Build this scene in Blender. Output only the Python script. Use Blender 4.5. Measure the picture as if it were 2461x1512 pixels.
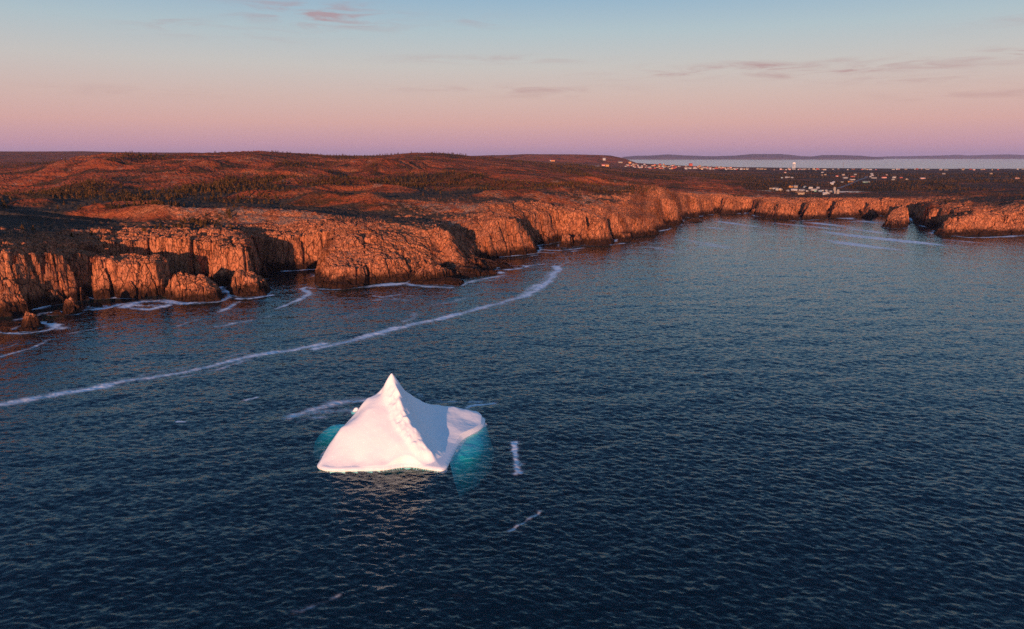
import bpy, bmesh, math, random
import numpy as np
from mathutils import Vector

# ------------------------------------------------------------------ clear
for o in list(bpy.data.objects):
    bpy.data.objects.remove(o, do_unlink=True)
SC = bpy.context.scene
COL = SC.collection
random.seed(7)
R = math.radians

# ------------------------------------------------------------------ camera
CAM_H = 80.0
FD = 1757.0                      # focal length in the units the photo was measured in (2461 wide)
CX, CY = 1230.5, 756.0
PITCH = math.atan(380.0 / FD)
SP, CP = math.sin(PITCH), math.cos(PITCH)
cam = bpy.data.cameras.new("camera")
cam.sensor_width = 36.0
cam.lens = 36.0 * FD / 2461.0
cam.clip_start = 1.0
cam.clip_end = 90000.0
camo = bpy.data.objects.new("camera", cam)
camo.location = (0, 0, CAM_H)
camo.rotation_euler = (math.pi / 2 - PITCH, 0, 0)
COL.objects.link(camo)
SC.camera = camo

# ------------------------------------------------------------------ light
SUN_AZ, SUN_EL = R(11.0), R(4.9)       # light travels away from the camera, to the right
sun = bpy.data.lights.new("sun", 'SUN')
sun.energy = 5.0
sun.angle = R(0.55)
sun.color = (1.0, 0.52, 0.31)
suno = bpy.data.objects.new("sun", sun)
dvec = Vector((math.sin(SUN_AZ) * math.cos(SUN_EL), math.cos(SUN_AZ) * math.cos(SUN_EL), -math.sin(SUN_EL)))
suno.rotation_euler = dvec.to_track_quat('-Z', 'Y').to_euler()
suno.location = (-300, -400, 300)
COL.objects.link(suno)

SC.view_settings.view_transform = 'Standard'
SC.view_settings.look = 'None'
SC.view_settings.exposure = 0.35
SC.view_settings.gamma = 1.0
SC.view_settings.use_curve_mapping = False
SC.cycles.use_denoising = False
SC.cycles.max_bounces = 6
SC.cycles.diffuse_bounces = 2
SC.cycles.glossy_bounces = 2
SC.cycles.transparent_max_bounces = 8
SC.cycles.volume_bounces = 0
SC.cycles.sample_clamp_indirect = 4.0


class NT:
    """small node-tree helper"""
    def __init__(self, tree):
        self.t = tree
        self.n = tree.nodes
        self.l = tree.links

    def node(self, kind, **kw):
        nd = self.n.new(kind)
        for k, v in kw.items():
            setattr(nd, k, v)
        return nd

    def inp(self, nd, key, val):
        if val is None:
            return
        s = nd.inputs[key]
        if isinstance(val, bpy.types.NodeSocket):
            self.l.new(val, s)
        else:
            if hasattr(s, 'default_value'):
                try:
                    s.default_value = val
                except Exception:
                    s.default_value = (*val, 1.0)

    def math(self, op, a, b=None, c=None, clamp=False):
        nd = self.node('ShaderNodeMath', operation=op, use_clamp=clamp)
        self.inp(nd, 0, a)
        self.inp(nd, 1, b)
        self.inp(nd, 2, c)
        return nd.outputs[0]

    def vmath(self, op, a, b=None):
        nd = self.node('ShaderNodeVectorMath', operation=op)
        self.inp(nd, 0, a)
        self.inp(nd, 1, b)
        return nd.outputs[0]

    def mix(self, f, a, b, blend='MIX'):
        nd = self.node('ShaderNodeMix', data_type='RGBA', blend_type=blend)
        self.inp(nd, 0, f)
        self.inp(nd, 6, a if isinstance(a, bpy.types.NodeSocket) else (*a, 1.0))
        self.inp(nd, 7, b if isinstance(b, bpy.types.NodeSocket) else (*b, 1.0))
        return nd.outputs[2]

    def noise(self, vec, scale, detail=4.0, rough=0.55, dist=0.0):
        nd = self.node('ShaderNodeTexNoise')
        self.inp(nd, 'Vector', vec)
        nd.inputs['Scale'].default_value = scale
        nd.inputs['Detail'].default_value = detail
        nd.inputs['Roughness'].default_value = rough
        nd.inputs['Distortion'].default_value = dist
        return nd.outputs[0]

    def remap(self, v, a, b, c=0.0, d=1.0, smooth=True):
        nd = self.node('ShaderNodeMapRange', interpolation_type='SMOOTHSTEP' if smooth else 'LINEAR')
        self.inp(nd, 0, v)
        for i, q in enumerate((a, b, c, d)):
            nd.inputs[1 + i].default_value = q
        return nd.outputs[0]

    def scale(self, vec, s):
        nd = self.node('ShaderNodeVectorMath', operation='MULTIPLY')
        self.inp(nd, 0, vec)
        nd.inputs[1].default_value = s
        return nd.outputs[0]

    def attr(self, name):
        nd = self.node('ShaderNodeAttribute', attribute_name=name)
        return nd.outputs['Fac']

    def ramp(self, v, stops, interp='LINEAR'):
        nd = self.node('ShaderNodeValToRGB')
        nd.color_ramp.interpolation = interp
        e = nd.color_ramp.elements
        while len(e) < len(stops):
            e.new(0.5)
        for el, (p, c) in zip(e, stops):
            el.position = p
            el.color = (*c, 1.0)
        self.inp(nd, 0, v)
        return nd.outputs[0]

    def bump(self, h, strength, dist, normal=None):
        nd = self.node('ShaderNodeBump')
        nd.inputs['Strength'].default_value = strength
        self.inp(nd, 'Distance', dist)
        self.inp(nd, 'Height', h)
        self.inp(nd, 'Normal', normal)
        return nd.outputs[0]


def srgb(r, g, b):
    def f(c):
        c /= 255.0
        return c / 12.92 if c <= 0.04045 else ((c + 0.055) / 1.055) ** 2.4
    return (f(r), f(g), f(b))


# ------------------------------------------------------------------ sky (evening, opposite the sun)
world = bpy.data.worlds.new("World")
SC.world = world
world.use_nodes = True
w = NT(world.node_tree)
w.n.clear()
tc = w.node('ShaderNodeTexCoord')
sep = w.node('ShaderNodeSeparateXYZ')
w.inp(sep, 0, tc.outputs['Generated'])
elev = w.math('MULTIPLY', sep.outputs['Z'], 2.0)             # sin(elevation) * 2
# twilight arch away from the sun
east = w.ramp(elev, [
    (0.0, srgb(176, 142, 174)), (0.03, srgb(194, 150, 170)), (0.085, srgb(210, 164, 164)),
    (0.15, srgb(205, 177, 175)), (0.225, srgb(194, 189, 189)), (0.31, srgb(170, 188, 198)),
    (0.40, srgb(136, 172, 200)), (0.60, srgb(94, 146, 192)), (1.0, srgb(66, 112, 166))])
# sky on the sun's side
west = w.ramp(elev, [
    (0.0, (0.60, 0.34, 0.22)), (0.12, (0.52, 0.40, 0.36)), (0.3, (0.34, 0.42, 0.54)),
    (0.6, (0.16, 0.30, 0.54)), (1.0, (0.07, 0.19, 0.44))])
dotn = w.node('ShaderNodeVectorMath', operation='DOT_PRODUCT')
w.inp(dotn, 0, tc.outputs['Generated'])
dotn.inputs[1].default_value = (-math.sin(SUN_AZ), -math.cos(SUN_AZ), 0.0)
side = w.remap(dotn.outputs['Value'], -0.3, 0.9)
sky = w.mix(side, east, west)
# thin streaks of cloud low in the sky: (azimuth deg, elevation deg, half width, half height, tilt, strength)
az = w.math('MULTIPLY', w.math('ARCTAN2', sep.outputs['X'], sep.outputs['Y']), 180 / math.pi)
el = w.math('MULTIPLY', w.math('ARCSINE', sep.outputs['Z']), 180 / math.pi)
comb = w.node('ShaderNodeCombineXYZ')
w.inp(comb, 0, w.math('MULTIPLY', az, 0.22))
w.inp(comb, 1, w.math('MULTIPLY', el, 1.7))
cn = w.noise(comb.outputs[0], 1.0, 6.0, 0.62, 0.6)
cn2 = w.remap(cn, 0.40, 0.72)
acc = None
for (a0, e0, aw, eh, tilt, st) in [
        (-14.0, 9.8, 4.6, 0.85, -0.03, 0.95), (-31.5, 10.4, 2.6, 0.4, -0.08, 0.8), (-22.5, 8.6, 3.0, 0.4, 0.0, 0.5), (-3.5, 9.6, 3.0, 0.4, 0.0, 0.3), (-20, 8.4, 5.0, 0.5, 0.0, 0.28),
        (0.5, 4.9, 7.5, 0.30, 0.0, 0.50), (3.5, 4.45, 5.0, 0.22, 0.0, 0.35), (16.0, 6.1, 7.5, 0.42, 0.02, 1.0), (21.5, 5.7, 5.5, 0.36, 0.0, 0.9), (27.5, 5.9, 6.0, 0.3, 0.03, 0.7),
        (33.0, 6.2, 5.0, 0.42, 0.06, 0.95), (27, 5.0, 6.0, 0.35, 0.0, 0.35), (-2.0, 7.0, 6.5, 0.3, 0.0, 0.38), (32, 3.9, 6, 0.5, 0, 0.30),
        (-26, 4.3, 7, 0.3, 0, 0.25), (36, 8.4, 5, 0.4, 0.05, 0.35)]:
    da = w.math('SUBTRACT', az, a0)
    de = w.math('SUBTRACT', w.math('SUBTRACT', el, e0), w.math('MULTIPLY', da, tilt))
    q = w.math('ADD', w.math('POWER', w.math('ABSOLUTE', w.math('DIVIDE', da, aw)), 2.0),
               w.math('POWER', w.math('ABSOLUTE', w.math('DIVIDE', de, eh)), 2.0))
    g = w.math('MULTIPLY', w.math('EXPONENT', w.math('MULTIPLY', q, -0.9)), st)
    acc = g if acc is None else w.math('MAXIMUM', acc, g)
cl = w.math('MULTIPLY', w.math('MULTIPLY', acc, 1.5), cn2, clamp=True)
sky = w.mix(w.math('MULTIPLY', cl, 0.75), sky, srgb(170, 128, 138))
nish = w.node('ShaderNodeTexSky', sky_type='NISHITA')
nish.sun_disc = False
nish.sun_elevation = SUN_EL
nish.sun_rotation = math.pi + SUN_AZ
nish.air_density = 1.2
nish.dust_density = 1.0
bg1 = w.node('ShaderNodeBackground')
w.inp(bg1, 0, sky)
bg1.inputs[1].default_value = 0.75
bg2 = w.node('ShaderNodeBackground')
w.inp(bg2, 0, nish.outputs[0])
bg2.inputs[1].default_value = 0.015
add = w.node('ShaderNodeAddShader')
w.l.new(bg1.outputs[0], add.inputs[0])
w.l.new(bg2.outputs[0], add.inputs[1])
wo = w.node('ShaderNodeOutputWorld')
w.l.new(add.outputs[0], wo.inputs[0])


# ------------------------------------------------------------------ photo units -> world
def tan_of(Y):
    v = (CY - np.asarray(Y, float)) / FD
    return (SP - v * CP) / (CP + v * SP)


def fwd_of(Y):
    return CP + (CY - np.asarray(Y, float)) / FD * SP


def pd(X, Y, d):
    """point seen at (X, Y) that lies at ground distance d (along y)"""
    return (float((X - CX) / FD * d / fwd_of(Y)), float(d), float(CAM_H - d * tan_of(Y)))


def pz(X, Y, z=0.0):
    d = (CAM_H - z) / float(tan_of(Y))
    return pd(X, Y, d)


def pz2(X, Y, z=0.0):
    return pz(X, Y, z)[:2]


# ------------------------------------------------------------------ numpy noise
def h2(ix, iy, seed):
    a = (ix.astype(np.int64) * 374761393 + iy.astype(np.int64) * 668265263 + seed * 1442695041) & 0xFFFFFFFF
    a = ((a ^ (a >> 13)) * 1274126177) & 0xFFFFFFFF
    a = ((a ^ (a >> 16)) * 2246822519) & 0xFFFFFFFF
    return ((a ^ (a >> 15)) & 0xFFFFFF).astype(np.float32) / 16777215.0


def vnoise(x, y, seed=0):
    ix, iy = np.floor(x), np.floor(y)
    fx, fy = (x - ix).astype(np.float32), (y - iy).astype(np.float32)
    ix = ix.astype(np.int64)
    iy = iy.astype(np.int64)
    ux = fx * fx * fx * (fx * (fx * 6 - 15) + 10)
    uy = fy * fy * fy * (fy * (fy * 6 - 15) + 10)
    a, b = h2(ix, iy, seed), h2(ix + 1, iy, seed)
    c, d = h2(ix, iy + 1, seed), h2(ix + 1, iy + 1, seed)
    return (a + (b - a) * ux + (c - a) * uy + (a - b - c + d) * ux * uy) * 2 - 1


def fbm(x, y, seed=0, oct=4, gain=0.5):
    s, amp, tot = 0, 1.0, 0.0
    for k in range(oct):
        s = s + amp * vnoise(x * 2 ** k + 17.3 * k, y * 2 ** k - 9.1 * k, seed + k)
        tot += amp
        amp *= gain
    return s / tot


def vor(x, y, seed=0):
    """F1, F2, cell id hash, offset to the cell's point"""
    ix, iy = np.floor(x), np.floor(y)
    f1 = np.full(x.shape, 9.0, np.float32)
    f2 = np.full(x.shape, 9.0, np.float32)
    cid = np.zeros(x.shape, np.float32)
    ox = np.zeros(x.shape, np.float32)
    oy = np.zeros(x.shape, np.float32)
    for dx in (-1, 0, 1):
        for dy in (-1, 0, 1):
            jx, jy = ix + dx, iy + dy
            px = (jx + 0.1 + 0.8 * h2(jx, jy, seed) - x).astype(np.float32)
            py = (jy + 0.1 + 0.8 * h2(jx, jy, seed + 5) - y).astype(np.float32)
            d = np.sqrt(px * px + py * py)
            m = d < f1
            f2 = np.where(m, f1, np.minimum(f2, d))
            f1 = np.where(m, d, f1)
            ox = np.where(m, px, ox)
            oy = np.where(m, py, oy)
            cid = np.where(m, h2(jx, jy, seed + 11), cid)
    return f1, f2, cid, ox, oy


def sstep(a, b, x):
    t = np.clip((x - a) / (b - a), 0, 1)      # also for a > b: falls from a... to b
    return t * t * (3 - 2 * t)


def seg_dist(x, y, poly, closed=True, chunk=400000):
    """unsigned distance to a polyline and the inside flag"""
    P = np.asarray(poly, np.float64)
    A = P if closed else P[:-1]
    B = np.roll(P, -1, 0) if closed else P[1:]
    shp = np.shape(x)
    X, Y = np.ravel(x).astype(np.float32), np.ravel(y).astype(np.float32)
    D = np.empty(X.shape, np.float32)
    IN = np.zeros(X.shape, bool)
    for s in range(0, len(X), chunk):
        xs, ys = X[s:s + chunk], Y[s:s + chunk]
        dm = np.full(xs.shape, 1e12, np.float32)
        ins = np.zeros(xs.shape, bool)
        for (ax, ay), (bx, by) in zip(A, B):
            ex, ey = np.float32(bx - ax), np.float32(by - ay)
            rx, ry = xs - np.float32(ax), ys - np.float32(ay)
            L = ex * ex + ey * ey + 1e-9
            t = np.clip((rx * ex + ry * ey) / L, 0, 1)
            qx, qy = rx - t * ex, ry - t * ey
            dm = np.minimum(dm, qx * qx + qy * qy)
            if closed and ay != by:
                c = ((ay > ys) != (by > ys)) & (xs < ax + (ys - ay) * (bx - ax) / (by - ay))
                ins ^= c
        D[s:s + chunk] = np.sqrt(dm)
        IN[s:s + chunk] = ins
    return D.reshape(shp), IN.reshape(shp)


def sdf(x, y, poly):
    d, i = seg_dist(x, y, poly)
    return np.where(i, d, -d)


class Rbf:
    def __init__(self, pts, vals, smooth=0.0):
        self.p = np.asarray(pts, float)
        v = np.asarray(vals, float)
        n = len(v)
        D = np.linalg.norm(self.p[:, None] - self.p[None], axis=2)
        A = np.zeros((n + 3, n + 3))
        A[:n, :n] = -D + smooth * np.eye(n)
        A[:n, n] = 1
        A[:n, n + 1:] = self.p
        A[n, :n] = 1
        A[n + 1:, :n] = self.p.T
        self.w = np.linalg.lstsq(A, np.concatenate([v, [0, 0, 0]]), rcond=1e-10)[0]

    def __call__(self, x, y):
        n = len(self.p)
        shp = np.shape(x)
        x, y = np.ravel(x), np.ravel(y)
        out = self.w[n] + self.w[n + 1] * x + self.w[n + 2] * y
        for (px, py), wt in zip(self.p, self.w[:n]):
            out = out - wt * np.sqrt((x - px) ** 2 + (y - py) ** 2)
        return out.reshape(shp)


# ------------------------------------------------------------------ mesh / object helpers
def grid_mesh(name, V, nr, nc, smooth=True, keep=None, attrs=None, flip=False):
    idx = np.arange(nr * nc).reshape(nr, nc)
    q = np.stack([idx[:-1, :-1], idx[:-1, 1:], idx[1:, 1:], idx[1:, :-1]], -1).reshape(-1, 4)
    if flip:
        q = q[:, ::-1]
    if keep is not None:
        k = keep.ravel()
        q = q[k[q].any(1)]
        used = np.zeros(nr * nc, bool)
        used[q.ravel()] = True
        remap = np.cumsum(used) - 1
        q = remap[q]
        V = V[used]
        if attrs:
            attrs = {n: a.ravel()[used] for n, a in attrs.items()}
    return raw_mesh(name, V, q, smooth, attrs)


def raw_mesh(name, V, faces, smooth=True, attrs=None):
    me = bpy.data.meshes.new(name)
    V = np.ascontiguousarray(V, np.float32)
    faces = np.ascontiguousarray(faces, np.int32)
    n, k = faces.shape
    me.vertices.add(len(V))
    me.vertices.foreach_set('co', V.ravel())
    me.loops.add(n * k)
    me.loops.foreach_set('vertex_index', faces.ravel())
    me.polygons.add(n)
    me.polygons.foreach_set('loop_start', np.arange(0, n * k, k, dtype=np.int32))
    me.polygons.foreach_set('loop_total', np.full(n, k, np.int32))
    me.polygons.foreach_set('use_smooth', np.full(n, smooth, bool))
    me.update(calc_edges=True)
    for nm, a in (attrs or {}).items():
        at = me.attributes.new(nm, 'FLOAT', 'POINT')
        at.data.foreach_set('value', np.ascontiguousarray(np.ravel(a), np.float32))
    return me


def link(name, me, mat=None, parent=None):
    o = bpy.data.objects.new(name, me)
    COL.objects.link(o)
    if mat is not None and me is not None and len(me.materials) == 0:
        me.materials.append(mat)
    if parent is not None:
        o.parent = parent
    return o


def tag(o, label=None, cat=None, group=None, kind=None):
    if label:
        o['label'] = label
    if cat:
        o['category'] = cat
    if group:
        o['group'] = group
    if kind:
        o['kind'] = kind
    return o


def new_mat(name):
    m = bpy.data.materials.new(name)
    m.use_nodes = True
    t = NT(m.node_tree)
    t.n.clear()
    out = t.node('ShaderNodeOutputMaterial')
    return m, t, out


def principled(t, out, **kw):
    p = t.node('ShaderNodeBsdfPrincipled')
    for k, v in kw.items():
        t.inp(p, k.replace('_', ' '), v)
    t.l.new(p.outputs[0], out.inputs[0])
    return p


# ------------------------------------------------------------------ materials
def mat_land():
    m, t, out = new_mat('coast_rock_and_heath')
    geo = t.node('ShaderNodeNewGeometry')
    pos = geo.outputs['Position']
    rockiness = t.attr('rock')
    wood = t.attr('wood')
    bare = t.attr('bare')
    sp = t.node('ShaderNodeSeparateXYZ')
    t.inp(sp, 0, pos)
    sn = t.node('ShaderNodeSeparateXYZ')
    t.inp(sn, 0, geo.outputs['True Normal'])
    # sandstone: warm, with paler and darker blocks and vertical stains
    big = t.noise(pos, 0.035, 4, 0.6)
    mid = t.noise(pos, 0.28, 5, 0.62)
    fine = t.noise(pos, 1.7, 4, 0.65)
    stain = t.noise(t.scale(pos, (0.9, 0.9, 0.07)), 1.0, 4, 0.6)
    rock = t.ramp(mid, [(0.28, (0.21, 0.066, 0.032)), (0.44, (0.44, 0.142, 0.064)), (0.56, (0.54, 0.192, 0.092)), (0.75, (0.66, 0.30, 0.175))])
    rock = t.mix(t.remap(big, 0.35, 0.7, 0.0, 0.7), rock, (0.50, 0.165, 0.062))
    rock = t.mix(t.remap(stain, 0.50, 0.68, 0.0, 0.75), rock, (0.075, 0.032, 0.022))
    rock = t.mix(t.remap(fine, 0.52, 0.72, 0.0, 0.5), rock, (0.56, 0.31, 0.20))
    rock = t.mix(t.remap(fine, 0.46, 0.30, 0.0, 0.6), rock, (0.06, 0.026, 0.018))
    # joints
    vo = t.node('ShaderNodeTexVoronoi', feature='DISTANCE_TO_EDGE')
    t.inp(vo, 'Vector', t.scale(pos, (0.55, 0.55, 0.22)))
    vo.inputs['Scale'].default_value = 1.0
    crack = t.remap(vo.outputs['Distance'], 0.0, 0.055, 1.0, 0.0)
    dw = t.node('ShaderNodeTexNoise')
    t.inp(dw, 'Vector', pos)
    dw.inputs['Scale'].default_value = 0.35
    wpos = t.vmath('ADD', pos, t.scale(dw.outputs[1], (1.6, 1.6, 1.6)))
    vb = t.node('ShaderNodeTexVoronoi', feature='DISTANCE_TO_EDGE')
    t.inp(vb, 'Vector', t.scale(wpos, (0.24, 0.24, 0.10)))
    vb.inputs['Scale'].default_value = 1.0
    crack2 = t.remap(vb.outputs['Distance'], 0.0, 0.05, 1.0, 0.0)
    vc = t.node('ShaderNodeTexVoronoi', feature='F1')
    t.inp(vc, 'Vector', t.scale(wpos, (0.46, 0.46, 0.24)))
    vc.inputs['Scale'].default_value = 1.0
    cell = t.node('ShaderNodeSeparateXYZ')
    t.inp(cell, 0, vc.outputs['Color'])
    rock = t.mix(t.remap(cell.outputs[0], 0.0, 1.0, 0.0, 0.45), rock, (0.62, 0.25, 0.125))
    rock = t.mix(t.remap(cell.outputs[1], 0.55, 1.0, 0.0, 0.45), rock, (0.14, 0.055, 0.035))
    rock = t.mix(t.math('MULTIPLY', crack, 0.6), rock, (0.035, 0.017, 0.012))
    rock = t.mix(t.math('MULTIPLY', crack2, t.remap(big, 0.35, 0.65, 0.2, 0.75)), rock, (0.018, 0.010, 0.008))
    # algae-black tidal band on the rock
    tide = t.math('ADD', sp.outputs['Z'], t.math('MULTIPLY', t.math('SUBTRACT', t.math('ADD', t.math('MULTIPLY', mid, 0.5), t.math('MULTIPLY', big, 0.5)), 0.5), 14.0))
    wet = t.remap(tide, 3.0, 9.0, 1.0, 0.0)
    rock = t.mix(t.math('MULTIPLY', wet, 0.93), rock, (0.012, 0.008, 0.006))
    # heath: red-brown shrubs, olive, dark crowberry, straw grass
    hv = t.noise(t.scale(pos, (0.016, 0.03, 0.03)), 1.0, 6, 0.62, 0.4)
    hv2 = t.noise(pos, 0.11, 6, 0.68)
    hv3 = t.noise(pos, 0.55, 4, 0.7)
    heath = t.ramp(hv, [(0.30, (0.045, 0.040, 0.016)), (0.42, (0.13, 0.052, 0.022)), (0.50, (0.40, 0.085, 0.029)), (0.62, (0.46, 0.135, 0.050)), (0.75, (0.44, 0.23, 0.13))])
    heath = t.mix(t.remap(hv2, 0.47, 0.34, 0.0, 0.85), heath, (0.018, 0.018, 0.010))
    heath = t.mix(t.remap(hv3, 0.55, 0.70, 0.0, 0.7), heath, (0.28, 0.16, 0.095))
    heath = t.mix(t.remap(hv3, 0.44, 0.30, 0.0, 0.75), heath, (0.020, 0.016, 0.010))
    lit_heath = t.attr('lit_heath')
    crow = t.mix(hv2, (0.020, 0.018, 0.013), (0.105, 0.080, 0.060))  # dark tone for level ground and hollows, standing in for low-sun shade
    heath = t.mix(t.remap(lit_heath, 0.1, 0.6, 0.0, 1.0), crow, heath)
    # pale frost-shattered rock showing through, more on bench fronts painted as sunlit
    out_n = t.math('ADD', t.noise(pos, 0.06, 8, 0.75), t.math('ADD', t.math('MULTIPLY', t.math('SUBTRACT', rockiness, 0.5), 0.30), t.math('MULTIPLY', t.math('SUBTRACT', lit_heath, 0.5), 0.14)))
    outc = t.remap(out_n, 0.52, 0.62)
    pale = t.mix(t.remap(fine, 0.4, 0.6), (0.22, 0.11, 0.07), (0.55, 0.36, 0.26))
    pale = t.mix(t.remap(hv3, 0.5, 0.36, 0, 0.8), pale, (0.10, 0.06, 0.035))
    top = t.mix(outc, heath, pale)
    top = t.mix(t.math('MULTIPLY', wood, 0.9), top, t.mix(hv3, (0.012, 0.014, 0.007), (0.05, 0.034, 0.015)))
    # rock where steep or bare
    steep = t.remap(t.math('ADD', sn.outputs['Z'], t.math('MULTIPLY', t.math('SUBTRACT', mid, 0.5), 0.35)), 0.74, 0.90, 1.0, 0.0)
    steep = t.math('MULTIPLY', steep, t.remap(rockiness, 0.15, 0.45))
    isrock = t.math('MAXIMUM', steep, bare)
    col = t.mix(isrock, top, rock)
    hgt = t.math('ADD', t.math('MULTIPLY', mid, 0.8), t.math('ADD', t.math('MULTIPLY', fine, 0.4), t.math('ADD', t.math('MULTIPLY', crack, -0.4), t.math('ADD', t.math('MULTIPLY', crack2, -1.1), t.math('MULTIPLY', cell.outputs[2], 1.0)))))
    b = t.bump(hgt, 0.9, 0.9)
    hb = t.bump(t.math('ADD', hv3, t.math('MULTIPLY', fine, 0.5)), 0.8, t.math('MULTIPLY', t.remap(isrock, 0, 1, 1.0, 0.25), t.remap(lit_heath, 0.1, 0.7, 0.35, 1.5)), b)
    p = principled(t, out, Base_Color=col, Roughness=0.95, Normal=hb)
    p.inputs['Specular IOR Level'].default_value = 0.08
    return m


def mat_ice():
    m, t, out = new_mat('glacier_ice')
    geo = t.node('ShaderNodeNewGeometry')
    n1 = t.noise(geo.outputs['Position'], 0.35, 5, 0.6)
    n2 = t.noise(geo.outputs['Position'], 3.0, 5, 0.6)
    col = t.mix(t.remap(n1, 0.3, 0.75), (0.87, 0.87, 0.86), (0.91, 0.91, 0.90))
    b = t.bump(n2, 0.18, 0.12)
    p = principled(t, out, Base_Color=col, Roughness=0.62, Normal=b)
    p.inputs['Specular IOR Level'].default_value = 0.25
    p.inputs['Subsurface Weight'].default_value = 0.0
    return m


def mat_water():
    m, t, out = new_mat('sea_water')
    geo = t.node('ShaderNodeNewGeometry')
    pos = geo.outputs['Position']
    foam = t.attr('foam')
    n1 = t.noise(t.scale(pos, (0.8, 1.15, 1.0)), 1.3, 5, 0.62)
    patch = t.noise(t.scale(pos, (0.010, 0.016, 1.0)), 1.0, 4, 0.6, 0.5)
    rough = t.remap(patch, 0.3, 0.7, 0.10, 0.18)
    rip = t.node('ShaderNodeTexNoise')
    t.inp(rip, 'Vector', t.scale(pos, (0.55, 0.85, 1.0)))
    rip.inputs['Scale'].default_value = 1.0
    rip.inputs['Detail'].default_value = 3.0
    rip.inputs['Roughness'].default_value = 0.6
    tilt = t.scale(t.vmath('SUBTRACT', rip.outputs[1], (0.5, 0.5, 0.5)), (0.42, 0.55, 0.0))
    nn = t.vmath('NORMALIZE', t.vmath('ADD', geo.outputs['Normal'], tilt))
    b = t.bump(n1, 0.35, 0.14, nn)
    gl = t.node('ShaderNodeBsdfGlossy', distribution='BECKMANN')
    t.inp(gl, 'Color', (0.74, 0.93, 1.0, 1.0))
    t.inp(gl, 'Roughness', rough)
    t.inp(gl, 'Normal', b)
    df = t.node('ShaderNodeBsdfDiffuse')
    t.inp(df, 'Color', (0.003, 0.021, 0.052, 1.0))
    tr = t.node('ShaderNodeBsdfTransparent')
    body = t.node('ShaderNodeMixShader')
    body.inputs[0].default_value = 0.85
    t.l.new(df.outputs[0], body.inputs[1])
    t.l.new(tr.outputs[0], body.inputs[2])
    fr = t.node('ShaderNodeFresnel')
    fr.inputs['IOR'].default_value = 1.34
    t.inp(fr, 'Normal', b)
    surf = t.node('ShaderNodeMixShader')
    t.l.new(t.math('MULTIPLY', fr.outputs[0], t.math('SUBTRACT', 1.0, geo.outputs['Backfacing'])), surf.inputs[0])
    t.l.new(body.outputs[0], surf.inputs[1])
    t.l.new(gl.outputs[0], surf.inputs[2])
    # foam
    fn = t.math('ADD', t.math('MULTIPLY', t.noise(t.scale(pos, (0.14, 0.22, 1.0)), 1.0, 5, 0.68, 1.5), 0.65), t.math('MULTIPLY', t.noise(pos, 0.8, 5, 0.7, 0.8), 0.35))
    fm = t.remap(t.math('ADD', fn, t.math('MULTIPLY', foam, 0.52)), 0.57, 0.98)
    fm = t.math('MULTIPLY', fm, t.remap(foam, 0.02, 0.75, 0.25, 0.95))
    fd = t.node('ShaderNodeBsdfDiffuse')
    t.inp(fd, 'Color', (0.74, 0.80, 0.84, 1.0))
    t.inp(fd, 'Normal', b)
    fin = t.node('ShaderNodeMixShader')
    t.l.new(fm, fin.inputs[0])
    t.l.new(surf.outputs[0], fin.inputs[1])
    t.l.new(fd.outputs[0], fin.inputs[2])
    t.l.new(fin.outputs[0], out.inputs['Surface'])
    va = t.node('ShaderNodeVolumeAbsorption')
    va.inputs['Color'].default_value = (0.05, 0.86, 0.85, 1.0)
    va.inputs['Density'].default_value = 0.30
    t.l.new(va.outputs[0], out.inputs['Volume'])
    return m


def mat_plain(name, col, rough=0.8, var=0.15, scale=0.8, spec=0.2):
    m, t, out = new_mat(name)
    tcn = t.node('ShaderNodeTexCoord')
    n = t.noise(tcn.outputs['Object'], scale, 4, 0.6)
    lo = tuple(c * (1 - var) for c in col)
    hi = tuple(min(1.0, c * (1 + var)) for c in col)
    p = principled(t, out, Base_Color=t.mix(n, lo, hi), Roughness=rough)
    p.inputs['Specular IOR Level'].default_value = spec
    return m


M_LAND = mat_land()
M_ICE = mat_ice()
M_WATER = mat_water()

# ------------------------------------------------------------------ coast outline (sea level), left to right
shore_px = [
    (0, 757), (40, 752), (70, 748), (95, 742), (153, 731), (207, 720), (212, 714), (217, 718), (262, 716), (331, 716), (391, 710), (412, 704),
    (424, 699), (408, 694), (340, 692), (270, 688), (250, 684), (290, 679), (360, 675), (430, 676), (492, 682), (498, 676), (510, 684), (565, 687),
    (600, 687), (618, 682), (627, 668), (628, 654), (640, 650), (656, 652), (700, 651), (734, 648), (772, 645),
    (778, 648), (766, 660), (756, 672), (746, 685), (754, 690), (782, 690), (818, 694), (860, 688), (896, 681), (935, 679), (971, 676), (1010, 672),
    (1060, 668), (1110, 668), (1160, 664), (1207, 657), (1190, 650), (1205, 646), (1230, 642), (1215, 634), (1180, 630), (1165, 624), (1190, 619), (1213, 616), (1250, 613), (1285, 608),
    (1296, 600), (1288, 590), (1312, 587), (1338, 582), (1376, 580), (1398, 581), (1404, 588.5), (1412, 580), (1420, 588.5), (1440, 588), (1465, 586), (1472, 584), (1479, 576), (1486, 583), (1510, 581), (1535, 575),
    (1512, 571), (1548, 567), (1588, 562), (1580, 557), (1610, 550), (1590, 545), (1596, 540), (1604, 541), (1637, 539), (1638, 530),
    (1642, 524), (1660, 522), (1664, 519), (1668, 522), (1682, 521), (1693, 516), (1719, 515), (1722, 509), (1727, 515), (1766, 514), (1778, 511), (1784, 514), (1790, 511), (1806, 512),
    (1812, 519), (1842, 523), (1870, 526), (1904, 527.5), (1915, 527), (1921, 519.5), (1932, 526), (1963, 526), (1984, 525), (1989, 518.5), (1996, 524), (2040, 523.5), (2057, 523), (2066, 518.5), (2075, 523), (2105, 525), (2116, 518),
    (2150, 521), (2190, 524), (2198, 536), (2204, 536), (2215, 541), (2228, 546), (2250, 545), (2262, 548), (2241, 561), (2262, 566), (2311, 568),
    (2350, 566), (2391, 565), (2461, 564)]
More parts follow.
